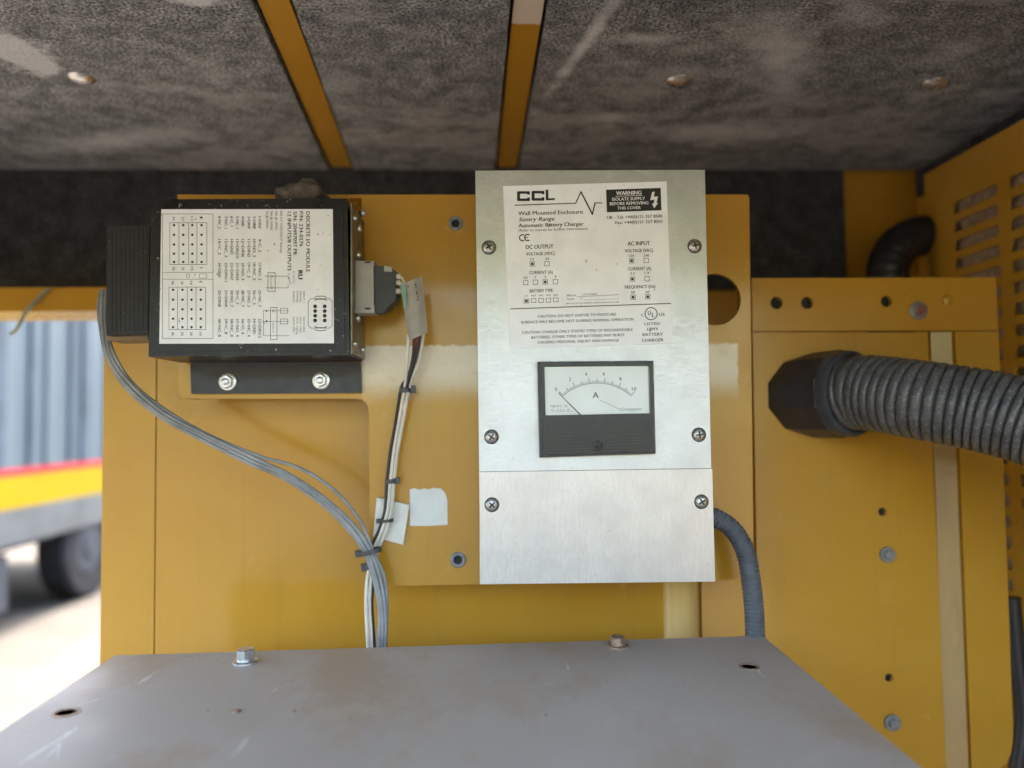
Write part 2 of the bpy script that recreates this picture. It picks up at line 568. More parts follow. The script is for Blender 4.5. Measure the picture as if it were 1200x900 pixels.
# ------------------------------------------------------------------ print (flat lettering) helpers
_tc = {}
def text_geo(s, bold, shear=0.0):
    key = (s, bold, shear)
    if key in _tc:
        return _tc[key]
    cu = bpy.data.curves.new('t', 'FONT')
    cu.body = s
    cu.resolution_u = 2
    cu.offset = bold
    cu.shear = shear
    o = bpy.data.objects.new('t', cu)
    C.objects.link(o)
    dg = bpy.context.evaluated_depsgraph_get()
    me = bpy.data.meshes.new_from_object(o.evaluated_get(dg))
    vs = [(v.co.x, v.co.y) for v in me.vertices]
    fs = [tuple(p.vertices) for p in me.polygons]
    bpy.data.objects.remove(o)
    bpy.data.curves.remove(cu)
    bpy.data.meshes.remove(me)
    x0 = min(v[0] for v in vs); x1 = max(v[0] for v in vs)
    _tc[key] = ([(x - x0, y) for x, y in vs], fs, x1 - x0)
    return _tc[key]
class Ink:
    """flat print laid on the plane at depth Y; coordinates are read off the photo"""
    def __init__(s, Y, ang=0.0):
        s.v, s.f, s.Y, s.ang = [], [], Y, R(ang)
    def add(s, pts, faces):
        b = len(s.v)
        s.v += [P(x, y, s.Y) for x, y in pts]
        s.f += [tuple(i + b for i in f) for f in faces]
    def poly(s, pts):
        s.add(pts, [tuple(range(len(pts)))])
    def text(s, body, x0, y0, width, cap, bold=0.006, ang=None, shear=0.0):
        vs, fs, wd = text_geo(body, 0.0, shear)
        a = s.ang if ang is None else R(ang)
        e = (0.010 + 1.9 * bold) * cap          # bolder lettering is struck twice, a hair apart
        sx, sy = (width - 2 * e) / wd, cap / 0.73
        ca, sa = math.cos(a), math.sin(a)
        Y0 = s.Y
        # screen axes: +x right, +y down; positive angle turns the line anticlockwise
        for k, d in enumerate((0.0,) if bold < 0.003 else (-e, e) if bold < 0.010 else (-e, 0.0, e)):
            s.Y = Y0 - k * 0.00002
            s.add([(x0 + (e + d + x * sx) * ca - y * sy * sa, y0 - (e + d + x * sx) * sa - y * sy * ca) for x, y in vs], fs)
        s.Y = Y0
    def line(s, pts, th):
        for (xa, ya), (xb, yb) in zip(pts, pts[1:]):
            dx, dy = xb - xa, yb - ya
            l = math.hypot(dx, dy) or 1
            ex, ey = dx / l * th * 0.45, dy / l * th * 0.45
            nx, ny = -dy / l * th / 2, dx / l * th / 2
            s.poly([(xa - ex + nx, ya - ey + ny), (xb + ex + nx, yb + ey + ny), (xb + ex - nx, yb + ey - ny), (xa - ex - nx, ya - ey - ny)])
    def disc(s, x, y, r, n=14):
        s.poly([(x + r * math.cos(2 * math.pi * k / n), y + r * math.sin(2 * math.pi * k / n)) for k in range(n)])
    def arc(s, x, y, r, th, a0=0, a1=360, n=28, sx=1.0):
        pi, po = [], []
        for k in range(n + 1):
            a = R(a0 + (a1 - a0) * k / n)
            pi.append((x + sx * (r - th / 2) * math.cos(a), y - (r - th / 2) * math.sin(a)))
            po.append((x + sx * (r + th / 2) * math.cos(a), y - (r + th / 2) * math.sin(a)))
        self_pts = pi + po
        s.add(self_pts, [(k, k + 1, n + 2 + k, n + 1 + k) for k in range(n)])
    def frame(s, x0, y0, x1, y1, th):
        s.line([(x0, y0), (x1, y0), (x1, y1), (x0, y1), (x0, y0)], th)
    def build(s, name, m, parent):
        me = bpy.data.meshes.new(name)
        off = ORIG[parent]
        me.from_pydata([tuple(p - off) for p in s.v], [], s.f)
        me.materials.append(m)
        o = bpy.data.objects.new(name, me)
        C.objects.link(o)
        o.parent = parent
        ORIG[o] = off
        return o

# ================================================================== SETTING
ZC = CAMZ + 0.36                 # ceiling height
YB = 1.09                        # back wall
YF = -0.22                       # open front edge of the canopy, just over the camera
XL, XR = -0.82, 0.64

g = BM()
for x0, x1, y0, y1 in ((-900, 900, -900, 900),):
    prism(g, [(x0, y0, -0.2), (x1, y0, -0.2), (x1, y1, -0.2), (x0, y1, -0.2)], (0, 0, 0.2))
obj('ground', g, GROUND, kind='structure')

# unseen dark ridge all round, added to cut sky reflections in the paint
g = BM()
N = 180
lo, hi, hb = [], [], []
for k in range(N):
    a = 2 * math.pi * k / N
    d = 75 + 8 * noise.noise((math.cos(a) * 3, math.sin(a) * 3, 1.7))
    h = 17.0 + 3.5 * noise.noise((math.cos(a) * 9, math.sin(a) * 9, 4.2)) + 1.3 * noise.noise((math.cos(a) * 30, math.sin(a) * 30, 8.1))
    lo.append(g.verts.new((math.sin(a) * d, math.cos(a) * d, -0.1)))
    hi.append(g.verts.new((math.sin(a) * (d + 14), math.cos(a) * (d + 14), h)))
    hb.append(g.verts.new((math.sin(a) * (d + 30), math.cos(a) * (d + 30), -0.1)))
for k in range(N):
    j = (k + 1) % N
    g.faces.new((lo[k], lo[j], hi[j], hi[k]))
    g.faces.new((hi[k], hi[j], hb[j], hb[k]))
obj('added_ridge', g, ADDRIDGE, kind='structure')

def blob(px, py, rxp, ryp, rot, st, soft):
    c = PZ(px, py, ZC)
    k = c.y / F
    return (c.x, c.y, rxp * k, ryp * k * c.y / (ZC - CAMZ), rot, st, soft)
FOAM = make_foam('foam', True, 2.0, [blob(12, 60, 46, 30, 0, 0.85, 0.25), blob(225, -2, 30, 14, 0, 0.8, 0.3), blob(683, 55, 13, 78, 0.22, 0.95, 0.8),
                                     blob(760, 45, 75, 9, 0, 0.75, 1.0), blob(915, 70, 52, 80, -0.35, 0.55, 0.9), blob(850, 155, 120, 18, 0, 0.65, 0.9),
                                     blob(140, 165, 170, 13, -0.25, 0.7, 1.0), blob(720, 138, 80, 9, 0, 0.7, 1.0), blob(1010, 20, 50, 20, 0.3, 0.5, 1.0), blob(1120, 60, 60, 30, 0.2, 0.25, 1.0)])
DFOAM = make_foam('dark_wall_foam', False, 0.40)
# ---- ceiling of the canopy: sheet, ribs, foam panels, washers, front lintel
ceil = structure('ceiling', (0, 0, ZC))
g = BM(); box(g, XL, XR, YF, YB + 0.10, ZC + 0.030, ZC + 0.034); obj('roof_sheet', g, ROOF, ceil)
g = BM(); box(g, XL, XR, YF - 0.05, YF, ZC - 0.075, ZC + 0.034, 0.003); obj('front_lintel', g, YEL, ceil)
def rib_edges(xa0, xa1, xb0, xb1):
    l0, l1 = PZ(xa0, 0, ZC), PZ(xa1, 195, ZC)
    r0, r1 = PZ(xb0, 0, ZC), PZ(xb1, 195, ZC)
    def at(p, q, Y):
        t = (Y - p.y) / (q.y - p.y)
        return p.x + (q.x - p.x) * t
    return [(at(l0, l1, YF), at(r0, r1, YF)), (at(l0, l1, YB), at(r0, r1, YB))]
ribA = rib_edges(299, 386, 337, 411)
ribB = rib_edges(603, 583, 639, 606)
ribC = [(-0.72, -0.69), (-0.72, -0.69)]
RIBRES = make_yellow('yellow_rib_with_residue', [(1, PZ(620, -60, ZC).y, PZ(620, 33, ZC).y, 0.002)])
for (fl, fr), (bl, br) in (ribA, ribB, ribC):
    g = BM()
    prism(g, [(fl, YF, ZC + 0.004), (fr, YF, ZC + 0.004), (br, YB, ZC + 0.004), (bl, YB, ZC + 0.004)], (0, 0, 0.025), 0.002)
    obj('rib', g, RIBRES if fl == ribB[0][0] else YEL, ceil)
gap = 0.0035
def ragged(a, b, n=60, amp=0.0016, s=0.0):
    res = []
    for k in range(n + 1):
        t = k / n
        p = Vector(a).lerp(Vector(b), t)
        p.x += amp * noise.noise((p.x * 5 + s, p.y * 55, s))
        res.append(p)
    return res
def foam_panel(fl, fr, bl, br, s):
    g = BM()
    zz = ZC
    left = ragged((fl + gap, YF, zz), (bl + gap, YB - 0.001, zz), s=s)
    rgt = ragged((fr - gap, YF, zz), (br - gap, YB - 0.001, zz), s=s + 3)
    prism(g, left + rgt[::-1], (0, 0, 0.026), 0)
    return obj('foam_panel', g, FOAM, ceil)
foam_panel(XL + 0.02, ribC[0][0], XL + 0.02, ribC[1][0], 1)
foam_panel(ribC[0][1], ribA[0][0], ribC[1][1], ribA[1][0], 2)
foam_panel(ribA[0][1], ribB[0][0], ribA[1][1], ribB[1][0], 3)
foam_panel(ribB[0][1], XR + gap - 0.001, ribB[1][1], XR + gap - 0.001, 4)
for px, py in ((95, 92), (796, 95), (1095, 98)):
    c = PZ(px, py, ZC)
    g = BM()
    lathe(g, c + Vector((0, 0, 0.001)), (0, 0, -1), [(0, 0.015), (0.0012, 0.0145), (0.003, 0.0125), (0.0052, 0.008), (0.0062, 0.003), (0.0064, 0)], 24)
    obj('retaining_washer', g, SILVER, ceil, True)

# unseen base and left skirt of the enclosure, added to block light
g = BM(); box(g, XL, XR, YF, YB + 0.03, 0.30, 0.36, 0.004); obj('added_floor', g, CHASSIS, kind='structure')
wl_ = structure('added_wall_left', (XL, 0.4, ZC - 0.2))
g = BM(); box(g, XL - 0.02, XL - 0.002, YF, YB + 0.03, CAMZ + 0.13, ZC + 0.03, 0.002); obj('side_skirt', g, YEL, wl_)
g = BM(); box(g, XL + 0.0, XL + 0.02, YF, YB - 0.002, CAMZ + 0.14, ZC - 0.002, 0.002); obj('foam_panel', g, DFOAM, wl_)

# ---- back wall: foam strip under the ceiling, yellow sheet at the right
wb = structure('wall_back', (0, YB, ZC - 0.3))
xs = P(990, 260, YB).x
zb = P(60, 336, YB).z
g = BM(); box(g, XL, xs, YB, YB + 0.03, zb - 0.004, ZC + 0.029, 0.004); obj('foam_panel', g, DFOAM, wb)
g = BM(); box(g, xs + 0.002, XR + 0.02, YB + 0.02, YB + 0.024, ZC - 0.60, ZC + 0.029); obj('yellow_sheet', g, YEL, wb)
g = BM(); box(g, -0.44, XR + 0.02, YB + 0.035, YB + 0.045, 0.5, ZC + 0.029); obj('rear_sheet', g, YEL, wb)
# beam over the opening at the left
g = BM()
z0, z1 = P(60, 376, 1.06).z, P(60, 337, 0.97).z
box(g, XL, P(185, 360, 0.97).x, 0.97, 1.06, z0, z1, 0.003)
obj('cross_beam', g, YEL, wb)
g = BM()
tube(g, spline([P(58, 338, 0.965), P(45, 350, 0.962), P(30, 366, 0.962), P(20, 385, 0.968), P(12, 392, 0.98)], 0.004), 0.0022, 8)
tag(obj('loose_wire', g, mat('green_grey_wire', (0.22, 0.25, 0.18), 0.5), None, True, P(45, 360, 0.965)), 'thin loose greenish wire looped over the yellow beam above the open side', 'wire')

# ---- right-hand louvred side panel
XW = P(1083, 205, 1.0).x
ZW = P(1083, 205, 1.0).z
lp = thing('louvred_panel', 'yellow steel side panel with rows of louvre slots right of the big hose', 'panel', (XW, 0.7, 0.55))
outer = [(XW, 0.25, 0.55), (XW, 1.0, 0.55), (XW, 1.0, ZW), (XW, 0.25, ZW)]
holes, cols = [], [(0.855, 0.941), (0.752, 0.838), (0.649, 0.735), (0.546, 0.632), (0.443, 0.529)]
for (ya, yb_) in cols:
    for r in range(27):
        zc = P(1145, 232, 0.892).z - r * 0.0238
        h = 0.0068
        if zc < 0.65:
            continue
        holes.append([(XW, ya + 0.003, zc - h), (XW, yb_ - 0.003, zc - h), (XW, yb_, zc - h + 0.003), (XW, yb_, zc + h - 0.003),
                      (XW, yb_ - 0.003, zc + h), (XW, ya + 0.003, zc + h), (XW, ya, zc + h - 0.003), (XW, ya, zc - h + 0.003)])
g = BM(); holed(g, outer, holes, (0.003, 0, 0)); obj('slotted_sheet', g, YEL, lp)
g = BM(); box(g, XW + 0.010, XW + 0.014, 0.25, 0.99, 0.56, ZW - 0.009); obj('dust_mesh', g, MESHB, lp)
g = BM(); box(g, XW + 0.0035, XW + 0.030, 1.0, 1.003, 0.55, ZW); obj('end_flange', g, YEL, lp)
g = BM(); box(g, XW + 0.0035, XW + 0.0095, 0.25, 0.995, ZW - 0.007, ZW - 0.003); obj('top_flange', g, YEL, lp)
wr = structure('wall_right', (XR, 0.3, 0.5))
g = BM(); box(g, XR, XR + 0.02, YF, YB + 0.03, 0.0, ZC + 0.03); obj('added_outer_sheet', g, YEL, wr)  # unseen outer wall, added for its effect on the light inside
g = BM(); box(g, XW + 0.046, XR - 0.002, YF, YB, ZW - 0.03, ZC - 0.040, 0.002); obj('top_rail', g, YEL, wr)
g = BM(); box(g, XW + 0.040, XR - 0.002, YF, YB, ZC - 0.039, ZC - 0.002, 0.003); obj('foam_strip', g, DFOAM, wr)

# dark intake hose seen between the back sheet and the louvred panel
g = BM()
path = spline([P(1040, 420, 1.0), P(1040, 340, 1.0), P(1043, 305, 1.0), P(1062, 282, 1.0), P(1100, 275, 1.01), P(1150, 285, 1.03)], 0.004)
tube(g, path, lambda i: 0.026 + 0.0012 * (i % 3 == 0), 20)
tag(obj('intake_hose', g, mat('black_hose', (0.012, 0.012, 0.013), 0.4, 0, 0.3, 40), None, True, P(1040, 420, 1.0)), 'dark bent hose in the recess behind the yellow access panel', 'hose')

# ---- left bulkhead: post + wide sheet with a rounded pressed rib
YP = 0.765
bk = thing('bulkhead_panel', 'yellow steel bulkhead sheet with flat post behind the grey wire bundle', 'panel', P(400, 1200, YP))
def low(px, Y, z=0.35):
    p = P(px, 760, Y)
    return Vector((p.x, Y, z))
zt = P(150, 372, YP).z
a, b = P(122, 372, YP), P(183.2, 372, YP)
g = BM(); prism(g, [a, b, low(184.2, YP), low(121.5, YP)], (0, 0.035, 0), 0.002); obj('post', g, YEL, bk)
a, b = P(185, 345, YP), P(774, 345, YP)
g = BM(); prism(g, [a, b, low(775, YP), low(185.6, YP)], (0, 0.004, 0), 0.0006); obj('sheet', g, YEL, bk)
# rounded rib right of the sheet, running up behind the charger
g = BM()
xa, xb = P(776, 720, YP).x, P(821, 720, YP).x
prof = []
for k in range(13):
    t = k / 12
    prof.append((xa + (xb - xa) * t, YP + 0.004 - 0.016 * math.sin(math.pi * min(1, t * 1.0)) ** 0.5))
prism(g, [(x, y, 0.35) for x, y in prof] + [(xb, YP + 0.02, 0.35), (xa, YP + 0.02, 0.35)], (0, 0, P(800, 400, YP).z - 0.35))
obj('pressed_rib', g, GLARE, bk, True)
g = BM()
xa2 = P(878, 720, YP).x
prism(g, [(xb + 0.0012, YP, 0.35), (xa2, YP, 0.35), (xa2, YP + 0.004, 0.35), (xb + 0.0012, YP + 0.004, 0.35)], (0, 0, P(800, 396, YP).z - 0.35), 0.0012)
obj('narrow_sheet', g, YEL, bk)

# ---- right access panel
ap = thing('access_panel', 'yellow steel access panel with bolt holes that the big ribbed hose enters', 'panel', P(1000, 1200, YP))
holes = [circ(910, 355, 7.5, YP, 16), circ(946, 355, 7.5, YP, 16), circ(1039, 353, 7.0, YP, 16)]
g = BM(); holed(g, [P(x, y, YP) for x, y in ((881, 326), (1167, 325), (1170, 387), (882, 388))], holes, (0, 0.006, 0)); obj('top_flange', g, YEL, ap)
holes = [circ(1035, 600, 5, YP, 14), circ(1043, 795, 5, YP, 14)]
g = BM(); holed(g, [P(882, 389.5, YP + 0.002), P(1087, 389.5, YP + 0.002), low(1106, YP + 0.002, 0.9), low(1106, YP + 0.002), low(883, YP + 0.002)],
               [[p + Vector((0, 0.002, 0)) for p in h] for h in holes], (0, 0.004, 0)); obj('sheet', g, YEL, ap)
edge = [P(1119, 388.5, YP), P(1170.5, 388.5, YP), P(1187, 850, YP)]
corner = [(1187, 868), (1184.5, 884), (1178, 896), (1166, 904), (1145, 908)]
g = BM(); prism(g, edge + [P(x, y, YP) for x, y in corner] + [P(1139, 908, YP)], (0, 0.006, 0), 0.001); obj('edge_strip', g, YEL, ap)
# rounded upright edge between them
def upright(y):
    t = (y - 390) / 510.0
    return 1093.5 + 16 * t, 1116.5 + 20.5 * t
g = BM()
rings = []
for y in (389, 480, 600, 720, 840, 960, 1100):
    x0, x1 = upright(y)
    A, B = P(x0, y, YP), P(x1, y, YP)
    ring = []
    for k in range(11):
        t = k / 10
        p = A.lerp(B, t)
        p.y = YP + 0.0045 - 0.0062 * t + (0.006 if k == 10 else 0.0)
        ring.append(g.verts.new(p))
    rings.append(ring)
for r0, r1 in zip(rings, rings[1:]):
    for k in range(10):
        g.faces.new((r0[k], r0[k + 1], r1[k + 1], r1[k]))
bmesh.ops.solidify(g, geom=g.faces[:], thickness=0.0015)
obj('upright_flange', g, GLARE, ap)
def boltdisc(px, py, rp, Y, m, parent, name='bolt', hexa=True):
    g = BM()
    c = P(px, py, Y)
    r = pxm(rp, Y)
    lathe(g, c, (0, -1, 0), [(-0.001, r), (0.0012, r), (0.0016, r * 0.94), (0.0016, r * 0.6)], 24)
    lathe(g, c, (0, -1, 0), [(0.0016, r * 0.62), (0.004, r * 0.62), (0.0048, r * 0.5)], 6 if hexa else 20, 0.3)
    return obj(name, g, m, parent, True)
for px, py, rp in ((910, 355, 7.5), (946, 355, 7.5), (1039, 353, 7.0), (1035, 600, 5), (1043, 795, 5)):
    g = BM(); lathe(g, P(px, py, YP + 0.0085), (0, 1, 0), [(0, pxm(rp + 1.5, YP)), (0.004, pxm(rp + 1.5, YP))], 18); obj('bore_shade', g, DARK, ap)  # black discs behind the holes paint the shade inside them
REDM = mat('red_marked_bolt', (0.30, 0.10, 0.09), 0.5, 0.3, 0.5, 220)
for px, py, rp, m in ((1076, 364, 11, DULL), (1040, 650, 9, DULL), (1046, 847, 9.5, DULL)):
    boltdisc(px, py, rp, YP, m, ap, hexa=False)
g = BM(); lathe(g, P(1079, 364, YP - 0.0048), (0, -1, 0), [(0, pxm(5.4, YP)), (0.0006, pxm(5, YP)), (0.0006, 0)], 18); obj('paint_mark', g, REDM, ap)
g = BM(); lathe(g, P(1110, 352, YP), (0, -1, 0), [(0, pxm(7, YP)), (0.002, pxm(6, YP)), (0.003, pxm(3, YP)), (0.003, 0)], 18); obj('painted_rivet', g, YEL, ap, True)

# ================================================================== MOUNTING PLATE
YM = 0.69
mp = thing('mounting_plate', 'yellow steel mounting plate behind the steel charger and black module', 'plate', P(640, 686, YM))
outer = [(208, 228), (876, 228), (878, 231), (883.5, 679), (434, 687), (432.5, 482), (430, 474), (425, 469), (418, 467), (209, 467)]
nut_px = ((534, 262, 8.5), (537, 656, 9.0))
holes = [circ(838, 351, 31, YM, 32)] + [circ(x, y, r * 0.78, YM, 18) for x, y, r in nut_px]
holes.append([P(x, y, YM) for x, y in ((409, 232), (424, 232), (424, 262), (409, 262))])
g = BM(); holed(g, [P(x, y, YM) for x, y in outer], holes, (0, 0.004, 0)); 
_o = ORIG[mp]
RES = make_yellow('yellow_paint_with_residue', [(2, P(500, 456, YM).z - _o.z, P(500, 405, YM).z - _o.z, 0.016), (0, P(424, 440, YM).x - _o.x, P(865, 440, YM).x - _o.x, 0.001)])
obj('plate', g, RES, mp)
# folded edges that hold the plate off the bulkhead
for pts in (((208, 228), (209, 467)), ((209, 467), (418, 467)), ((432.5, 482), (434, 687)), ((434, 687), (883.5, 679)), ((878, 231), (883.5, 679)), ((208, 228), (876, 228))):
    A, B = P(*pts[0], YM + 0.0045), P(*pts[1], YM + 0.0045)
    cen = P(640, 400, YM)
    n = (B - A).normalized().cross(Vector((0, 1, 0)))
    if n.dot(cen - A) < 0:
        n = -n
    if pts[0] == (432.5, 482) or pts[0] == (209, 467):
        pass
    g = BM(); prism(g, [A + n * 0.0004, B + n * 0.0004, B + n * 0.003, A + n * 0.003], (0, 0.030 if pts[0][0] in (432.5, 434, 878) else 0.045, 0), 0.0004)
    obj('folded_edge', g, YEL, mp)
for x, y, r in nut_px:
    R0 = pxm(r, YM)
    g = BM()
    lathe(g, P(x, y, YM), (0, -1, 0), [(-0.012, R0 * 0.52), (0.0006, R0 * 0.54), (0.0013, R0 * 0.66), (0.0013, R0 * 0.90), (0.0006, R0 * 1.02), (-0.0005, R0 * 1.02)], 24)
    for f in [f for f in g.faces if len(f.verts) > 4]:
        g.faces.remove(f)
    nb = obj('rivet_nut', g, DULL, mp, True)
    g = BM(); lathe(g, P(x, y, YM + 0.004), (0, 1, 0), [(0, R0 * 0.5), (0.002, R0 * 0.5)], 20); obj('bore_shade', g, DARK, nb)  # black disc stands in for the shade inside the nut

# ================================================================== BATTERY CHARGER
YC = 0.600
ch = thing('battery_charger', 'brushed steel wall mounted battery charger box with white label and ammeter', 'charger', P(700, 684, 0.645))
g = BM(); slab(g, [(557.5, 200.3), (825.6, 199.3), (836, 681), (563, 684)], YC + 0.0032, 0.084, 0.001); obj('case', g, STEEL_H, ch)
g = BM(); slab(g, [(557, 200), (826, 199), (833.4, 548.6), (562, 552.6)], YC, 0.003, 0.0007); obj('front_cover', g, STEEL_H, ch)
g = BM(); slab(g, [(562, 553.2), (834.6, 549.2), (838, 681.5), (562.3, 684.6)], YC - 0.0012, 0.004, 0.0008); obj('lower_cover', g, STEEL_V, ch)
for k, (x, y) in enumerate(((573, 290), (814, 288.5), (576, 512), (819, 509.5), (576.5, 591.5), (822, 588))):
    Yf = YC if k < 4 else YC - 0.0012
    c = P(x, y, Yf)
    r = pxm(7.6, Yf)
    g = BM(); lathe(g, c, (0, -1, 0), [(-0.001, r), (0.0006, r), (0.0014, r * 0.90), (0.0022, r * 0.62), (0.0025, r * 0.3), (0.0025, 0)], 28)
    s = obj('screw', g, SCREW, ch, True)
    g = BM()
    ang = random.uniform(0, 1.5)
    for q in range(2):
        d = Vector((math.cos(ang + q * math.pi / 2), 0, math.sin(ang + q * math.pi / 2)))
        n = Vector((-d.z, 0, d.x))
        L, W = r * 0.55, r * 0.12
        o_ = c + Vector((0, -0.00268 - 0.00005 * q, 0))
        prism(g, [o_ + d * L + n * W, o_ - d * L + n * W, o_ - d * L - n * W, o_ + d * L - n * W], (0, 0.0006, 0))
    obj('cross_recess', g, DARK, s)
    g = BM(); lathe(g, c, (0, -1, 0), [(0.00005, r * 1.14), (0.00025, r * 1.12), (0.00025, 0)], 28); obj('grime_ring', g, DARK, s)

# label
YLb = YC - 0.0004
lab_pts = [(589.5, 218), (781, 212.6), (788.5, 402.5), (597, 409)]
g = BM(); slab(g, lab_pts, YLb, 0.0003, 0); lab = obj('label_plate', g, LABEL, ch)
I = Ink(YLb - 0.00012, 1.6)
def cee(x, y, w_, h, th):
    I.line([(x + w_, y - h + 2.6), (x + w_, y - h + th / 2), (x + th / 2 + 0.6, y - h + th / 2)], th)
    I.line([(x + th / 2, y - h + th / 2 + 0.5), (x + th / 2, y - th / 2 - 0.5)], th * 1.15)
    I.line([(x + th / 2 + 0.6, y - th / 2), (x + w_, y - th / 2), (x + w_, y - 2.8)], th)
cee(606.2, 235.6, 13.2, 11.5, 3.0)
cee(623.2, 235.2, 13.2, 11.5, 3.0)
I.line([(641.0, 223.6), (641.2, 233.4)], 3.0)
I.line([(640.6, 233.6), (649.2, 233.3)], 2.2)
I.line([(603.5, 240.5), (674.6, 238.2)], 1.1)
I.line([(674.6, 238.2), (680.8, 224.8)], 1.3)
I.line([(680.8, 224.8), (694.2, 251.0)], 1.7)
I.line([(694.2, 251.0), (697.4, 237.8)], 1.5)
I.line([(697.4, 237.8), (705, 237.8)], 1.1)
T = I.text
T('Sentry Range', 608, 259.6, 42, 5.0, 0.012, shear=0.25)
T('Automatic Battery Charger', 607.6, 266.5, 76.5, 4.6, 0.016)
T('Wall Mounted Enclosure', 607.2, 252.4, 76, 4.9, 0.010)
I.arc(612.4, 278.6, 3.6, 1.3, 55, 305, 16)
I.arc(618.4, 278.4, 3.6, 1.3, 55, 305, 16)
I.line([(615.8, 278.4), (618.2, 278.4)], 1.1)
T('DC OUTPUT', 616.2, 291.9, 32.5, 5.0, 0.012)
T('VOLTAGE (VDC)', 616.3, 299.6, 33.8, 4.0, 0.010)
T('CURRENT (A)', 620.3, 321.4, 27.5, 4.0, 0.006)
T('BATTERY TYPE', 620.8, 342.8, 27.2, 3.9, 0.012)
T('AC INPUT', 735.3, 287.8, 26.4, 4.9, 0.012)
T('VOLTAGE (VAC)', 732.3, 295.9, 33, 4.0, 0.010)
T('CURRENT (A)', 736, 317.0, 27, 4.0, 0.006)
T('FREQUENCY (Hz)', 732.2, 338.3, 35.8, 3.9, 0.010)
T('UK - Tel: +44(0)121 327 8500', 711.2, 256.6, 65, 3.6, 0.012)
T('Fax: +44(0)121 327 8501', 721.2, 262.6, 55, 3.6, 0.012)
I.line([(598.4, 362.0), (786, 355.6)], 1.0)
T('CAUTION: DO NOT EXPOSE TO MOISTURE', 630, 372.3, 92, 3.3, 0.004)
T('SURFACE MAY BECOME HOT DURING NORMAL OPERATION', 610.6, 379.3, 132, 3.3, 0.006)
T('CAUTION: CHARGE ONLY STATED TYPES OF RECHARGEABLE', 612, 391.2, 129.6, 3.3, 0.004)
T('BATTERIES. OTHER TYPES OF BATTERIES MAY BURST', 622.6, 397.0, 109.6, 3.3, 0.004)
T('CAUSING PERSONAL INJURY AND DAMAGE', 630, 402.8, 95.4, 3.3, 0.004)
T('C', 751.2, 370.9, 2.9, 3.2, 0.012)
T('US', 772.2, 370.2, 6.8, 3.6, 0.012)
I.arc(763.0, 367.6, 7.1, 1.0, 0, 360, 32)
T('U', 759.2, 369.4, 3.6, 5.6, 0.010)
T('L', 764.0, 371.6, 2.8, 5.6, 0.010)
T('LISTED', 755.2, 381.2, 18.6, 3.4, 0.008)
T('12MY', 758.4, 387.4, 13.4, 3.6, 0.008)
T('BATTERY', 753, 393.8, 24, 3.6, 0.012)
T('CHARGER', 752.2, 400.6, 25.4, 3.7, 0.012)
def tick(x, y, sz, on, szy=None):
    h = sz / 2; v = (szy or sz) / 2
    I.frame(x - h, y - v, x + h, y + v, 0.55)
    if on:
        I.poly([(x - 1.5, y - 1.5), (x + 1.5, y - 1.5), (x + 1.5, y + 1.5), (x - 1.5, y + 1.5)])
for s, x, y, wd in (('12', 621.6, 305.2, 4.4), ('24', 639, 304.8, 4.6), ('10', 613.8, 327, 4.4), ('7', 626.4, 326.4, 2), ('5', 638.2, 326, 2.1), ('3', 649.9, 325.6, 2.1),
                    ('120', 736.8, 301.3, 6.6), ('240', 754.2, 300.9, 6.6), ('3.3', 738.6, 322.0, 5), ('1.9', 755.6, 321.4, 5.2), ('50', 739.6, 344, 4.4), ('60', 756.8, 343.6, 4.4)):
    T(s, x, y, wd, 3.1, 0.004)
for x, y, on in ((623.8, 309.3, 1), (641.0, 309.0, 0), (616.1, 331.1, 0), (627.5, 330.8, 0), (639.0, 330.4, 1), (650.8, 330.1, 0),
                 (740.2, 305.6, 1), (757.3, 305.2, 0), (741.1, 327, 1), (758.3, 326.6, 0), (741.9, 348.3, 1), (759.2, 347.8, 1)):
    tick(x, y, 5.2, on)
for x, y, on in ((616.9, 352.8, 1), (625.3, 352.3, 0), (634.0, 352.0, 0), (642.6, 351.8, 0), (651.3, 351.4, 0)):
    tick(x, y, 5.4, on, 4.6)
I.build('printed_text', INK, lab)
I = Ink(YLb - 0.00012, 1.6)
T = I.text
T('(Refer to manual for further information)', 607.8, 271.4, 80.5, 3.1, 0.004)
for s, x, wd in (('LA', 615.0, 3.2), ('VRLA', 622.4, 6.0), ('10NC', 631.2, 6.0), ('19NC', 640.0, 6.0), ('20NC', 648.2, 6.0)):
    T(s, x, 347.6 - (x - 615) * 0.02, wd, 2.1, 0.004)
T('SERIAL No', 663.8, 347.4, 11.5, 2.3, 0.004)
T('Tested', 664, 351.4, 8.6, 2.2, 0.004)
T('RC', 680, 350.8, 3, 2.0, 0.0, shear=0.3)
T('L1014 4000', 681.5, 346.2, 18, 2.6, 0.0, shear=0.3)
I.line([(676, 347.8), (725.5, 345.3)], 0.45)
I.line([(684, 351.6), (725.5, 350.2)], 0.3)
T('parts to test & maintain only by authorised staff', 663.4, 356.4, 62, 2.0, 0.004)
I.build('small_print', GINK, lab)['kind'] = 'stuff'
W0 = Ink(YLb - 0.00014, 1.6)
W0.poly([(710.2, 222.3), (774.2, 220.2), (775.2, 246.4), (711.2, 248.8)])
W0.build('warning_block', INK, lab)
W1 = Ink(YLb - 0.00030, 1.6)
W1.text('WARNING', 722, 228.7, 30, 4.8, 0.014)
W1.line([(721.6, 230.0), (752.4, 229.0)], 0.5)
W1.text('ISOLATE SUPPLY', 717.4, 235.3, 38.6, 3.9, 0.012)
W1.text('BEFORE REMOVING', 714.6, 240.6, 45.4, 3.8, 0.012)
W1.text('THIS COVER', 723.4, 245.6, 27.6, 3.6, 0.012)
W1.poly([(764.2, 225.0), (767.4, 224.6), (766.0, 230.6), (771.2, 230.0), (769.3, 237.8), (771.4, 237.6), (766.6, 244.0), (764.0, 238.6), (766.0, 238.4), (767.0, 234.0), (762.0, 234.6)])
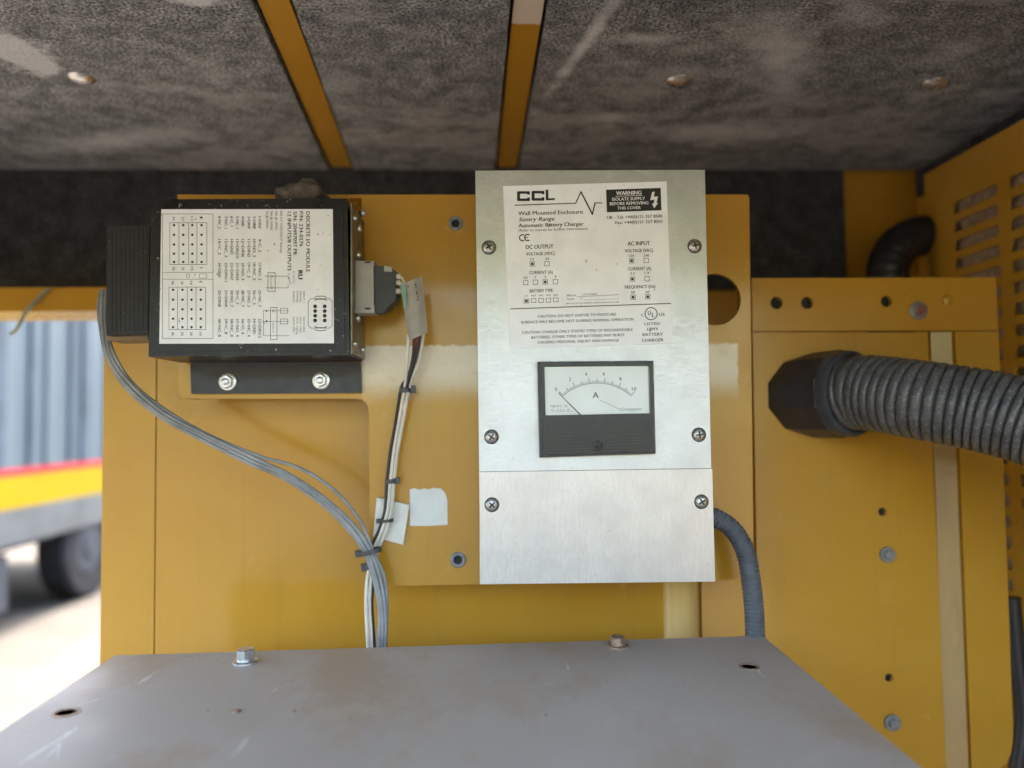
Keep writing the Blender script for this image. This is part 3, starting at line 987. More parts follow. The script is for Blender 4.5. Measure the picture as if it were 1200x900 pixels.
W1.build('warning_text', WINK, lab)

# ammeter
am_out = [(629.5, 424.2), (764.6, 423.2), (767.2, 531.4), (632.2, 535.8)]
Ya = YC - 0.0105
def lerp2(a, b, t):
    return (a[0] + (b[0] - a[0]) * t, a[1] + (b[1] - a[1]) * t)
corn = [P(x, y, YC - 0.001) for x, y in am_out]
cen = sum(corn, Vector()) / 4
front = [cen + (c - cen) * 0.955 + Vector((0, Ya - (YC - 0.001), 0)) for c in corn]
win = [cen + (c - cen) * 0.895 + Vector((0, Ya - (YC - 0.001), 0)) for c in corn]
def at_am(u, v, Y, k=1.0):       # u,v in 0..1 across the meter face (v down)
    c = [cen + (p - cen) * k for p in corn]
    p = (c[0].lerp(c[1], u)).lerp(c[3].lerp(c[2], u), v)
    return Vector((p.x, Y, p.z))
g = BM()
base = [g.verts.new(p) for p in corn]
base0 = [g.verts.new(p + Vector((0, -0.004, 0))) for p in corn]
fr = [g.verts.new(p) for p in front]
wn = [g.verts.new(p) for p in win]
wb_ = [g.verts.new(p + Vector((0, 0.006, 0))) for p in win]
for A, B in ((base, base0), (base0, fr), (fr, wn), (wn, wb_)):
    for k in range(4):
        j = (k + 1) % 4
        g.faces.new((A[k], A[j], B[j], B[k]))
g.faces.new(base)
g.faces.new(wb_)
bevel_new(g, base0 + fr, 0.0009, 2)
am = obj('ammeter', g, METERBLK, ch)
vs = 0.565
g = BM()
prism(g, [at_am(0.055, 0.06, Ya + 0.0018), at_am(0.945, 0.06, Ya + 0.0018), at_am(0.945, vs, Ya + 0.0018), at_am(0.055, vs, Ya + 0.0018)], (0, 0.001, 0))
dial = obj('dial_face', g, DIAL, am)
g = BM()
prism(g, [at_am(0.028, vs + 0.004, Ya - 0.0012), at_am(0.972, vs + 0.004, Ya - 0.0012), at_am(0.972, 0.972, Ya - 0.0012), at_am(0.028, 0.972, Ya - 0.0012)], (0, 0.0085, 0), 0.0012, 3)
lc = obj('lower_cover', g, METERBLK, am, True)
g = BM()
for k in range(11):
    v = vs + 0.05 + k * 0.0335
    prism(g, [at_am(0.055, v, Ya - 0.0021), at_am(0.945, v, Ya - 0.0021), at_am(0.945, v + 0.017, Ya - 0.0021), at_am(0.055, v + 0.017, Ya - 0.0021)], (0, 0.0011, 0), 0.0002, 1)
obj('ridge', g, METERBLK, am, kind='stuff')
g = BM()
c = P(700.5, 521.5, Ya - 0.0012); r = pxm(7.2, YC)
lathe(g, c, (0, -1, 0), [(-0.001, r), (0.0012, r), (0.0013, r * 0.8), (0.0004, r * 0.74), (0.0004, r * 0.60), (0.0011, r * 0.58), (0.0013, r * 0.5), (0.0013, 0)], 28)
adj = obj('zero_adjuster', g, BLACKP, am, True)
g = BM(); prism(g, [c + Vector((-r * 0.12, -0.0018, r * 0.95)), c + Vector((r * 0.12, -0.0018, r * 0.95)), c + Vector((r * 0.12, -0.0018, -r * 0.95)), c + Vector((-r * 0.12, -0.0018, -r * 0.95))], (0, 0.0007, 0)); obj('slot', g, DARK, am)
I = Ink(Ya + 0.0016, 1.0)
# scale: an arc through the tick marks read off the photo
cx, cy, rr_ = 699.5, 507.0, 58.0
def sc_pt(v, r):
    a = R(132 - 84 * v / 10.0)
    return cx + r * 1.02 * math.cos(a), cy - r * math.sin(a)
I.arc(cx, cy, rr_, 0.45, 48, 132, 40, 1.02)
for k in range(51):
    v = k / 5.0
    L = 6.5 if k % 10 == 0 else (4.6 if k % 5 == 0 else 2.6)
    I.line([sc_pt(v, rr_), sc_pt(v, rr_ + L)], 0.5 if k % 5 else 0.7)
for s, x, y in (('0', 650.4, 458.2), ('2', 666.6, 446.6), ('4', 685.5, 440.6), ('6', 706.4, 440), ('8', 725.8, 446.2), ('10', 740.6, 458)):
    I.text(s, x, y, 2.6 * len(s), 4.6, 0.004)
I.text('A', 694.4, 466.6, 7.4, 7.4, 0.012)
I.text('Crompton', 727, 481.2, 24.5, 3.6, 0.0, shear=0.35)
I.text('MSE N.C  CE', 645, 477.4, 20, 3.0, 0.0)
I.text('CL 2.5 L  A', 645.5, 481.6, 22, 2.4, 0.0)
I.line([(646, 482.8), (671, 482.2)], 0.3)
I.line([(702, 468.6), (712, 472.6), (722, 477.6), (727, 480.2)], 0.4)
I.build('dial_print', GINK, dial)
g = BM()
a_, b_ = P(654.3, 460.2, Ya + 0.0010), P(680.6, 486.5, Ya + 0.0010)
tube(g, [a_.lerp(b_, k / 4) for k in range(5)], lambda i: 0.00022 + 0.00006 * i, 6)
obj('needle', g, INK, am)
g = BM()
prism(g, [at_am(0.052, 0.055, Ya - 0.0006), at_am(0.948, 0.055, Ya - 0.0006), at_am(0.948, vs, Ya - 0.0006), at_am(0.052, vs, Ya - 0.0006)], (0, 0.0009, 0))
obj('window', g, GLASS, am)

# ================================================================== I/O MODULE
YI = 0.620
im = thing('control_module', 'black metal control module with white terminal chart label and scuffed edges', 'module', P(295, 420, 0.655))
cpts = [(177, 233.5), (407, 232.5), (409.5, 416), (174, 418)]
g = BM(); slab(g, cpts, YI, 0.064, 0.0022, 3); case = obj('case', g, BLK, im, True)
g = BM()
ins = [(189, 242), (399, 241.5), (400.5, 409), (186, 410)]
slab(g, [(184, 239), (402, 238.5), (404, 411.5), (181.5, 412.5)], YI - 0.0008, 0.002, 0.0006); obj('front_face', g, BLK, im, True)
YIL = YI - 0.0012
g = BM(); slab(g, [(189, 245.2), (390, 245.0), (391.3, 402.3), (186.6, 402.8)], YIL, 0.0003, 0); ml = obj('label_plate', g, MLABEL, im)
I = Ink(YIL - 0.00012, -90)
def V(body, xb, y0, y1, cap, bold=0.006):
    I.text(body, xb, y0, y1 - y0, cap, bold, -90)
V('DISCRETE I/O MODULE', 358.8, 247.8, 319, 4.6, 0.014)
V('P/N: 234-0276', 351.0, 247.6, 289, 4.4, 0.014)
V('S/N: 20497097 PR', 343.8, 247.6, 299.2, 4.4, 0.014)
V('12 INPUTS/8 OUTPUTS', 337.0, 248.0, 317.4, 4.4, 0.014)
lists = [
    ['1=DIN7', '2=DIN8', '3=DIN9', '4=GND', '5=NC_1', '6=C_1', '7=NO_1', '8=NC_2'],
    ['9=C_2', '10=NO_5', '11=DIN2', '12=DIN6', '13=DIN10', '14=GND', '15=NC_3', '16=C_3'],
    ['17=NO_2', '18=NC_5', '19=C_5', '20=NO_4', '21=DIN3', '22=DIN7', '23=DIN11', '24=GND'],
    ['25=NC_7', '26=C_3', '27=NO_3', '28=NC_7', '29=C_7', '30=NO_7', '31=DIN4', '32=DIN8'],
    ['33=DIN12', '34=GND', '35=NC_4', '36=C_4', '37=NO_4', '38=NC_8', '39=C_8', '40=NO_8']]
xcol = [302.8, 296.4, 290.0, 283.0, 276.5, 270.0, 263.3, 255.6]
ygrp = [(253.4, 270.4), (280.2, 301.4), (307.8, 328.4), (340.0, 359.6), (373.4, 394.6)]
for (ya, yb2), lst in zip(ygrp, lists):
    for xb, s in zip(xcol, lst):
        yb3 = ya + (yb2 - ya) * len(s) / 7.0
        V(s, xb, ya, min(yb3, yb2 + 1.5), 3.5, 0.008)
I.frame(190.4, 250.7, 249.6, 396.7, 0.5)
I.line([(190.4, 319.2), (249.6, 319.2)], 0.45)
I.line([(190.4, 327.2), (249.6, 327.2)], 0.45)
I.frame(233.6, 321, 242.4, 325.8, 0.4)
I.arc(220.4, 323.2, 2.1, 0.45)
for xs_, ys_, dx, dy in (((199, 209.7, 221, 230.8, 242.4), (261, 310), (203.9, 214.7, 225.3, 236.2), (263.8, 275.2, 286.5, 297.3, 307)),
                         ((198, 208, 219.5, 229.7, 241), (336.5, 386.2), (202.8, 213.8, 224.4, 235.3), (339.6, 351.2, 362.5, 373.5, 383.4))):
    for x in xs_:
        I.line([(x, ys_[0]), (x, ys_[1])], 0.5)
    for y in ys_:
        I.line([(xs_[0], y), (xs_[-1], y)], 0.5)
    for x in dx:
        for y in dy:
            I.disc(x, y, 1.45)
    top = ('31', '21', '11', '1') if ys_[0] < 300 else ('36', '26', '16', '6')
    bot = ('35', '25', '15', '5') if ys_[0] < 300 else ('40', '30', '20', '10')
    for x, a_, b_ in zip(dx, top, bot):
        V(a_, x - 1.7, ys_[0] - 7.2, ys_[0] - 7.2 + 2.2 * len(a_), 3.0, 0.006)
        V(b_, x - 1.7, ys_[1] + 2.6, ys_[1] + 2.6 + 2.2 * len(b_), 3.0, 0.006)
# recognised-component mark, connector outline
V('RU', 349.4, 316.6, 327.4, 5.6, 0.035)
I.line([(364.2, 350), (386.2, 350), (389.2, 353), (389.2, 381.5), (386.2, 384.5), (364.2, 384.5), (361.2, 381.5), (361.2, 353), (364.2, 350)], 0.6)
for y, s_ in ((349.3, 1), (385.3, -1)):
    I.line([(369, y + 2.6 * s_), (371.5, y + 1.2 * s_), (380, y + 1.2 * s_), (382.4, y + 2.6 * s_)], 1.0)
    I.line([(369, y - 1.0 * s_), (372, y - 2.2 * s_), (379.4, y - 2.2 * s_), (382.4, y - 1.0 * s_)], 0.8)
for x in (369.3, 380.5):
    for y in (359, 364.5, 370, 375.5):
        I.disc(x, y, 2.3)
# relay sketch
I.frame(314, 319.6, 322.4, 341.4, 0.6)
I.line([(310.5, 323.6), (337.6, 323.6), (340.4, 333)], 0.5)
I.line([(311, 337.3), (337.6, 337.3), (337.6, 333.4)], 0.5)
I.arc(318, 323.6, 1.5, 0.45); I.arc(318, 337.3, 1.5, 0.45)
I.frame(317.0, 360.3, 324.6, 398, 0.6)
I.line([(338.5, 364.2), (308.8, 364.2), (308.8, 393.4), (339, 393.4)], 0.45)
I.line([(308.8, 376.6), (338.5, 376.6)], 0.45)
I.frame(328.6, 361.4, 337, 367, 0.5)
I.frame(328.6, 373.8, 337, 379.6, 0.5)
I.disc(312.3, 364.2, 1.1, 8); I.disc(312.3, 376.6, 1.2, 8)
I.arc(320.6, 364.2, 1.5, 0.45)
I.build('printed_text', INK, ml)
I = Ink(YIL - 0.00012, -90)
V('RELAY CONTACT Ratings', 328.4, 247.4, 296.4, 2.6, 0.004)
V('10A @ 24VDC', 322.6, 247.6, 270.0, 2.8, 0.006)
V('10A @ 120VAC', 316.9, 247.6, 270.6, 2.8, 0.006)
V('5A @ 240VAC', 311.9, 247.6, 268.0, 2.8, 0.006)
V('E145715', 343.4, 318, 332, 1.8, 0.0)
for xb, s in ((355.2, 'INPUT 1'), (351.2, 'GROUND'), (347.4, 'POWER'), (343.2, 'SHIELD')):
    V(s, xb, 341.0, 354.6, 2.2, 0.004)
for xb, s in ((355.2, 'DATA LINK'), (351.2, 'DATA + HIGH'), (347.4, 'DATA - LOW'), (343.2, 'DATA GND')):
    V(s, xb, 371.4, 389.6, 2.2, 0.004)
V('OUTPUT', 316.6, 326, 335.4, 1.9, 0.002)
V('INPUT', 319.2, 379, 390, 1.9, 0.002)
I.build('small_print', GINK, ml)['kind'] = 'stuff'
# right side plate with screws
xr = P(409.5, 300, YI).x
zt_, zb_2 = P(409, 236, YI).z, P(409, 414, YI).z
g = BM(); box(g, xr + 0.0002, xr + 0.0016, YI + 0.004, YI + 0.0655, zb_2, zt_, 0.0004); obj('side_plate', g, SIDE, im)
for py, dy in ((256, 0.012), (268, 0.036), (299, 0.032), (373, 0.030), (403, 0.012), (410, 0.055), (250, 0.056)):
    c = P(412, py, YI + dy); c.x = xr + 0.0016
    g = BM(); r_ = 0.0033 if py not in (403, 256) else 0.0022
    lathe(g, c, (1, 0, 0), [(-0.0005, r_), (0.0008, r_), (0.0022, r_ * 0.7), (0.0026, r_ * 0.3), (0.0026, 0)], 16)
    obj('screw', g, ZINC, im, True)
# mounting flange with two bolts
g = BM(); slab(g, [(223, 428), (422.4, 428), (423, 460.5), (224, 461.5)], 0.685, 0.0042, 0.0006); fl = obj('mounting_flange', g, BRKT, im)
g = BM(); slab(g, [(223.5, 424.5), (422.4, 424.5), (422.4, 430), (223.5, 430)], 0.6838, 0.0012, 0); obj('flange_bend', g, BRKT, im)
for px, py in ((267, 447.5), (376.5, 446)):
    c = P(px, py, 0.685)
    g = BM()
    rw = pxm(10, 0.685)
    lathe(g, c, (0, -1, 0), [(-0.0005, rw), (0.0012, rw), (0.0015, rw * 0.92), (0.0015, rw * 0.7)], 24)
    lathe(g, c, (0, -1, 0), [(0.0015, rw * 0.8), (0.0055, rw * 0.8), (0.0062, rw * 0.7)], 6, 0.4)
    lathe(g, c, (0, -1, 0), [(0.0062, rw * 0.42), (0.009, rw * 0.42), (0.0096, rw * 0.3)], 16)
    obj('bolt', g, ZINC, fl, True)
# grey socket on the right side
g = BM(); slab(g, [(411, 309), (437.5, 308), (438, 365), (411, 366)], 0.640, 0.024, 0.0012); so = obj('socket', g, SOCK, im, True)
g = BM(); slab(g, [(410, 305.5), (438.5, 306), (438.5, 312.5), (410, 312.5)], 0.641, 0.018, 0.0008); obj('socket_lip', g, SOCK, so, True)
g = BM(); slab(g, [(410, 357.5), (438.5, 357.5), (438.5, 366.5), (410, 366.5)], 0.638, 0.018, 0.0008); obj('socket_lip', g, SOCK, so, True)
for py in (307.5, 361.5):
    g = BM(); slab(g, [(427.5, py - 1), (434, py - 1), (434, py + 1), (427.5, py + 1)], 0.6372 if py > 330 else 0.6402, 0.0012, 0); obj('latch_slot', g, DARK, so)

# plug with wire seals
pl = thing('wire_plug', 'dark grey plug with white wire seals pushed into the module socket', 'plug', P(452, 366, 0.65))
g = BM(); slab(g, [(438.5, 311.5), (452, 311.5), (453, 315), (463.5, 317), (463.5, 352), (456, 358), (453, 362), (438.5, 362)], 0.642, 0.022, 0.0014); obj('body', g, PLUG, pl, True)
g = BM(); slab(g, [(439, 356), (454, 356), (450, 366.5), (439.5, 366.5)], 0.6425, 0.012, 0.0008); obj('latch', g, PLUG, pl, True)
g = BM(); slab(g, [(450, 311), (459.5, 313.5), (459.5, 318.5), (450, 318)], 0.6405, 0.010, 0.0006); obj('key', g, SOCK, pl, True)
for py, Y in ((324, 0.648), (331.5, 0.648), (341, 0.647), (349, 0.655)):
    c = P(463.5, py, Y)
    g = BM(); lathe(g, c, (1, 0, 0.0), [(0, 0.0022), (0.0036, 0.0024), (0.0042, 0.002), (0.0042, 0)], 14); obj('wire_seal', g, SEAL if py < 345 else PLUG, pl, True)

# ribbed rubber block at the module's left end
g = BM(); slab(g, [(125, 265.5), (175.5, 265.5), (173.5, 391), (124.5, 393)], 0.634, 0.045, 0.0012)
rb = thing('cable_block', 'black ribbed plastic terminal block on the left end of the module', 'connector', P(150, 393, 0.655))
obj('body', g, RUBBER, rb, True)
for k in range(9):
    x = 129 + k * 5.2
    g = BM(); slab(g, [(x, 269), (x + 2.4, 269), (x + 2.2, 388), (x - 0.2, 388)], 0.6337, 0.001, 0.0001, 1); obj('rib', g, RUBBER, rb)
g = BM(); slab(g, [(124.5, 393.3), (173.3, 391.3), (173.3, 397), (126, 399)], 0.645, 0.03, 0.0006); obj('lower_lip', g, mat('brown_edge', (0.20, 0.14, 0.07), 0.5), rb)  # lower lip coloured brown, the block body is black

# crumpled foam lump on top of the module
g = BM()
bmesh.ops.create_icosphere(g, subdivisions=4, radius=1.0)
c = P(353, 219, 0.652)
ztop = P(353, 232.6, YI).z
for v in g.verts:
    n = v.co.copy()
    d = 1 + 0.34 * noise.noise(n * 1.7 + Vector((3, 1, 8))) + 0.14 * noise.noise(n * 4.5) + 0.05 * noise.noise(n * 11)
    v.co = Vector((n.x * 0.021 * d, n.y * 0.015 * d, n.z * 0.0150 * d + (0.004 if n.x > 0 else 0) * n.z)) + Vector((c.x, c.y, ztop + 0.008))
    v.co.z = max(v.co.z, ztop + 0.0004 + 0.0003 * noise.noise(n * 9))
tag(obj('foam_lump', g, LUMP, None, True, (c.x, c.y, ztop)), 'torn brown grey foam lump lying on top of the black module', 'foam')

# ================================================================== WIRES
def offset_path(pix, off, step=0.004):
    pts = [P(x, y, Y) for x, y, Y in pix]
    res = []
    for i, p in enumerate(pts):
        d = (pts[min(i + 1, len(pts) - 1)] - pts[max(i - 1, 0)]).normalized()
        n = Vector((d.z, 0, -d.x)).normalized()
        o = off[i] if isinstance(off[0], (tuple, list)) else off
        res.append(p + n * o[0] + Vector((0, o[1], 0)))
    return spline(res, step)
gb = thing('grey_wire_bundle', 'bundle of grey wires looping from the terminal block down behind the grey cabinet', 'wires', P(449, 790, 0.67))
main = [(124, 340, 0.672), (121.5, 362, 0.668), (122, 388, 0.660), (130, 418, 0.655), (152, 452, 0.655), (190, 485, 0.655), (240, 513, 0.657), (300, 541, 0.66), (345, 562, 0.662),
        (385, 590, 0.665), (415, 620, 0.667), (433, 648, 0.667), (444, 680, 0.668), (449, 715, 0.668), (449, 750, 0.669), (447, 800, 0.669)]
wr_ = 0.00150
offs = [(-0.0044, 0.0), (-0.0022, -0.0018), (0.0004, -0.0024), (0.0028, -0.0014), (0.0046, 0.0006), (-0.0010, 0.0012), (0.0018, 0.0018)]
for k, (a_, b_) in enumerate(offs):
    o = []
    for i in range(len(main)):
        s = 0.85 + 0.45 * noise.noise((i * 0.45, k * 3.1, 0.3))
        j = 0.0021 * noise.noise((i * 0.8, k * 5.7, 2.0))
        o.append((a_ * s + j, b_ + 0.5 * j))
    if k == 0:
        for i, e in ((7, 0.002), (8, 0.006), (9, 0.0085), (10, 0.005)):
            o[i] = (o[i][0] - e, o[i][1] - 0.001)
    g = BM(); tube(g, offset_path(main, o), wr_ * (1.0, 1.12, 0.95, 1.05, 0.9, 1.0, 1.1)[k], 10)
    obj('wire', g, WGREY, gb, True)
def tie(parent, px, py, Y, ang, w_px, h_px, head=1):
    c = P(px, py, Y)
    d = Vector((math.cos(R(ang)), 0, math.sin(R(ang))))
    n = Vector((-d.z, 0, d.x))
    W, H = pxm(w_px, Y) / 2, pxm(h_px, Y) / 2
    g = BM()
    N_ = 18
    path = [c + d * (W * math.cos(2 * math.pi * k / N_)) + Vector((0, W * 0.85 * math.sin(2 * math.pi * k / N_), 0)) for k in range(N_)]
    o1 = [g.verts.new(p + n * H) for p in path]; o2 = [g.verts.new(p - n * H) for p in path]
    cin = [c + (p - c) * 0.84 for p in path]
    i1 = [g.verts.new(p + n * H) for p in cin]; i2 = [g.verts.new(p - n * H) for p in cin]
    for k in range(N_):
        j = (k + 1) % N_
        for A, B in ((o1, o2), (o2, i2), (i2, i1), (i1, o1)):
            g.faces.new((A[k], A[j], B[j], B[k]))
    hc = c + d * (W * 1.02 * head) + Vector((0, -0.0012, 0))
    hs = H * 1.5
    prism(g, [hc + d * hs + n * hs, hc - d * hs + n * hs, hc - d * hs - n * hs, hc + d * hs - n * hs], (0, hs * 2.2, 0), 0.0003)
    return obj('cable_tie', g, TIE, parent)
tie(gb, 434, 646, 0.667, 12, 27, 5.0, -1)

wbd = thing('white_wire_bundle', 'slim bundle of white and black wires tied below the white tag', 'wires', P(432, 790, 0.68))
w_main = [(474, 455, 0.668), (467, 495, 0.674), (461, 530, 0.676), (457, 566, 0.676), (454, 598, 0.675), (447, 622, 0.676), (438, 645, 0.681), (431, 675, 0.682), (429, 705, 0.682), (431, 745, 0.682), (434, 800, 0.682)]
tops = {  # run from the tag down to the first tie
    'w1': [(479, 392, 0.650), (477, 425, 0.655)], 'w2': [(496, 388, 0.652), (492, 418, 0.655), (483, 442, 0.662)],
    'w3': [(493, 388, 0.656), (489, 420, 0.660), (481, 440, 0.666)], 'b1': [(486, 392, 0.650), (484, 420, 0.654), (478, 442, 0.662)]}
wl = (('w1', WWHITE, (-0.0004, -0.002), 0.0015), ('w2', WWHITE, (-0.0036, -0.0008), 0.0016), ('w3', WWHITE, (-0.0022, 0.0025), 0.0013), ('b1', WBLACK, (0.0026, 0.0002), 0.0014))
for key, m, of, r_ in wl:
    pix = tops[key] + w_main
    nt_ = len(tops[key])
    o = [(0.0, 0.0)] * nt_ + [of] * len(w_main)
    o = [(a_ + 0.0006 * noise.noise((i * 0.9, r_ * 9000, 1.0)), b_) for i, (a_, b_) in enumerate(o)]
    if key == 'b1':
        o[-4:] = [(-0.0052, -0.001)] * 4
    g = BM(); tube(g, offset_path(pix, o, 0.003), r_, 9)
    obj('wire', g, m, wbd, True)
for m, pts, r_ in ((WRED, [(489, 388, 0.649), (488, 400, 0.651), (485, 418, 0.655), (480, 440, 0.664), (475, 458, 0.669)], 0.0013),
                   (WBLACK, [(492, 388, 0.648), (491, 400, 0.650), (486, 422, 0.653), (480, 442, 0.660), (475, 460, 0.667)], 0.0013)):
    g = BM(); tube(g, spline([P(*p) for p in pts], 0.002), r_, 8); obj('wire', g, m, wbd, True)
tie(wbd, 475, 457, 0.668, 6, 14, 6.0, 1)
tie(wbd, 457.5, 564, 0.675, 4, 13, 5.0, 1)
tie(wbd, 452.5, 610, 0.675, 4, 17, 3.4, -1)
tie(wbd, 434, 664, 0.681, 8, 12, 5.6, -1)
# short leads from the plug to the tag
for k, (y0, y1) in enumerate(((324, 334), (331.5, 338), (341, 344))):
    g = BM(); tube(g, spline([P(466, y0, 0.648), P(470, y0 + 1, 0.648), P(475, y1, 0.651), P(480, y1 + 14, 0.652), P(484, 385, 0.651)], 0.002), 0.0013, 8)
    obj('wire', g, WWHITE, wbd, True)

# white tag wrapped round the leads
tg = thing('wire_tag', 'folded white paper tag with green edge wrapped round the plug wires', 'tag', P(488, 398, 0.645))
g = BM()
rows = 9
Lp = [(468.5, 333.5), (479.5, 399)]
Rp = [(494.5, 323.5), (501.5, 389.5)]
ringF = []
for j in range(rows):
    t = j / (rows - 1)
    ring = []
    for k in range(9):
        s = k / 8
        x = (Lp[0][0] + (Lp[1][0] - Lp[0][0]) * t) * (1 - s) + (Rp[0][0] + (Rp[1][0] - Rp[0][0]) * t) * s
        y = (Lp[0][1] + (Lp[1][1] - Lp[0][1]) * t) * (1 - s) + (Rp[0][1] + (Rp[1][1] - Rp[0][1]) * t) * s
        ring.append(g.verts.new(P(x, y, 0.646 - 0.0045 * math.sin(math.pi * min(1, s * 1.08)) ** 0.8)))
    ringF.append(ring)
for r0, r1 in zip(ringF, ringF[1:]):
    for k in range(8):
        g.faces.new((r0[k], r0[k + 1], r1[k + 1], r1[k]))
bmesh.ops.solidify(g, geom=g.faces[:], thickness=0.0007)
pp = obj('paper', g, TAG, tg, True)
I = Ink(0.6405, 0)
I.poly([(469.6, 334.6), (474.4, 332.8), (476.2, 345), (476.4, 356), (474.6, 364), (473.0, 358)])
I.build('green_print', TAGG, pp)
I = Ink(0.6404, 0)
for x, y, w_, h in ((477.4, 334.6, 1.6, 1.6), (486, 332, 1.8, 3), (486.6, 336.5, 1.6, 1.2), (487.4, 341, 1.8, 4.4), (488.4, 347, 1.6, 1.4), (488.8, 350, 1.6, 2.2)):
    I.poly([(x, y), (x + w_, y - 0.3), (x + w_ + 0.2, y + h), (x + 0.2, y + h + 0.2)])
I.build('printed_marks', GINK, pp)

# white adhesive pad holding the white bundle
g = BM(); slab(g, [(441.5, 583), (479.5, 592), (472.5, 638.5), (437, 629)], 0.6835, 0.0064, 0.0008)
pd = thing('tie_pad', 'white square adhesive cable tie pad with crossed ribs under white wires', 'cable mount', P(458, 638, 0.687))
obj('base', g, PAD, pd, True)
for (xa, ya), (xb_, yb_) in (((443.5, 585.5), (471, 636)), ((477.5, 594), (439.5, 627))):
    A, B = P(xa, ya, 0.6822), P(xb_, yb_, 0.6822)
    d = (B - A).normalized(); n = Vector((-d.z, 0, d.x)) * 0.0011
    g = BM(); prism(g, [A + n, B + n, B - n, A - n], (0, 0.0015 + (0.0002 if xa > 460 else 0), 0), 0.0003); obj('crossed_rib', g, PAD, pd)

g = BM()
slab(g, [(480.3, 573.5), (486, 572.2), (491, 574), (497, 572.4), (503, 573.4), (508, 571.6), (517, 572.6), (522, 578), (524.2, 586), (524.6, 615), (502, 616.4), (480.4, 616.2)], 0.6892, 0.0007, 0)
tag(obj('paper_scrap', g, PAPER, None, False, P(502, 616, 0.689)), 'torn pale paper label scrap stuck on the yellow plate beside the tie pad', 'label')

# ================================================================== HOSES
bh = thing('ribbed_hose', 'large dusty grey corrugated hose leaving a round black fitting to the right', 'hose', P(950, 510, 0.76))
cb = P(952, 463, YP)
AX = Vector((0.45, -0.893, 0.0))
hp = spline([cb + AX * 0.030, cb + AX * 0.048, cb + AX * 0.066, P(1080, 469, 0.665), P(1150, 481, 0.634), P(1215, 497, 0.606), P(1300, 523, 0.57), P(1420, 575, 0.53), P(1600, 690, 0.49)], 0.00098)
PITCH_N = 8
prof = [0.0308, 0.0340, 0.0350, 0.0352, 0.0352, 0.0351, 0.0349, 0.0338]
g = BM(); tube(g, hp, lambda i: prof[i % PITCH_N], 44); obj('corrugated_tube', g, HOSE, bh, True)
g = BM()
r_ = 0.0415
lathe(g, cb, AX, [(-0.022, r_ * 0.98), (0.004, r_ * 1.03), (0.036, r_ * 1.03), (0.038, r_), (0.038, r_ * 0.7)], 10, 0.31)
ft = obj('fitting_nut', g, mat('black_fitting', (0.032, 0.032, 0.035), 0.42, 0, 0.35, 60, 200, 0.2), bh)
g = BM()
lathe(g, cb, AX, [(0.037, r_ * 1.0), (0.046, r_ * 1.0), (0.0485, r_ * 0.97), (0.0485, r_ * 0.885), (0.037, r_ * 0.88)], 48)
obj('fitting_collar', g, mat('dark_collar', (0.055, 0.06, 0.07), 0.4, 0, 0.3, 60, 200, 0.2), bh, True)

cp = spline([P(822, 604, 0.652), P(838, 607, 0.652), P(858, 620, 0.652), P(873, 645, 0.652), P(880, 680, 0.652), P(884, 720, 0.654), P(885, 760, 0.656), P(884, 820, 0.66)], 0.0009)
g = BM(); tube(g, cp, lambda i: 0.0083 if i % 4 in (0, 1) else 0.0075, 20)
tag(obj('flexible_conduit', g, mat('grey_conduit', (0.095, 0.105, 0.12), 0.5, 0, 0.3, 60, 300, 0.3), None, True, P(884, 820, 0.66)), 'thin dark grey corrugated conduit curving from the charger down behind the cabinet', 'conduit')

g = BM(); tube(g, spline([P(1186, 700, 0.80), P(1192, 770, 0.80), P(1199, 840, 0.80), P(1192, 900, 0.80), P(1180, 980, 0.80)], 0.004), 0.008, 14)
tag(obj('black_cable', g, WBLACK, None, True, P(1180, 980, 0.80)), 'black cable hanging behind the rounded corner of the yellow access panel', 'cable')

# ================================================================== GREY CABINET (foreground)
ZT = CAMZ - 0.184
A = PZ(135, 768, ZT); B = PZ(893.5, 745, ZT)
L1 = PZ(0, 857, ZT); R1 = PZ(1080, 900, ZT)
def along(p, q, Y):
    t = (Y - p.y) / (q.y - p.y)
    return p + (q - p) * t
Lf, Rf = along(A, L1, 0.10), along(B, R1, 0.10)
gc = thing('grey_cabinet', 'grey painted steel cabinet with scratched dusty lid in front of the charger', 'cabinet', Vector(((A.x + B.x) / 2, 0.36, ZT - 0.45)))
def hole_z(px, py, r, n=18):
    c = PZ(px, py, ZT)
    return [c + Vector((r * math.cos(2 * math.pi * k / n), r * math.sin(2 * math.pi * k / n), 0)) for k in range(n)]
hl = [hole_z(77.5, 835.5, 0.0064), hole_z(878, 781.5, 0.0056)]
g = BM(); holed(g, [A, B, Rf, Lf], hl, (0, 0, -0.002)); lid = obj('lid', g, CAB, gc)
g = BM(); prism(g, [p + Vector((0, 0, -0.0025)) + (((A + B + Rf + Lf) / 4 - p) * 0.006) for p in (A, B, Rf, Lf)], (0, 0, -0.44), 0.002); obj('body', g, CAB, gc)
for h, rr in ((hl[0], 0.0064), (hl[1], 0.0056)):
    c = sum(h, Vector()) / len(h)
    g = BM(); lathe(g, c, (0, 0, 1), [(0.0001, rr * 0.96), (0.0006, rr * 1.02), (0.0004, rr * 1.34), (-0.0006, rr * 1.36), (-0.0022, rr * 0.95), (0.0001, rr * 0.96)], 24)
    obj('hole_rim', g, RUSTY, gc, True)
    g = BM(); lathe(g, c + Vector((0, 0, -0.0024)), (0, 0, 1), [(0, rr * 0.98), (0.0003, rr * 0.98)], 20); obj('hole_bottom', g, mat('rusty_dark', (0.14, 0.06, 0.04), 0.7), gc)
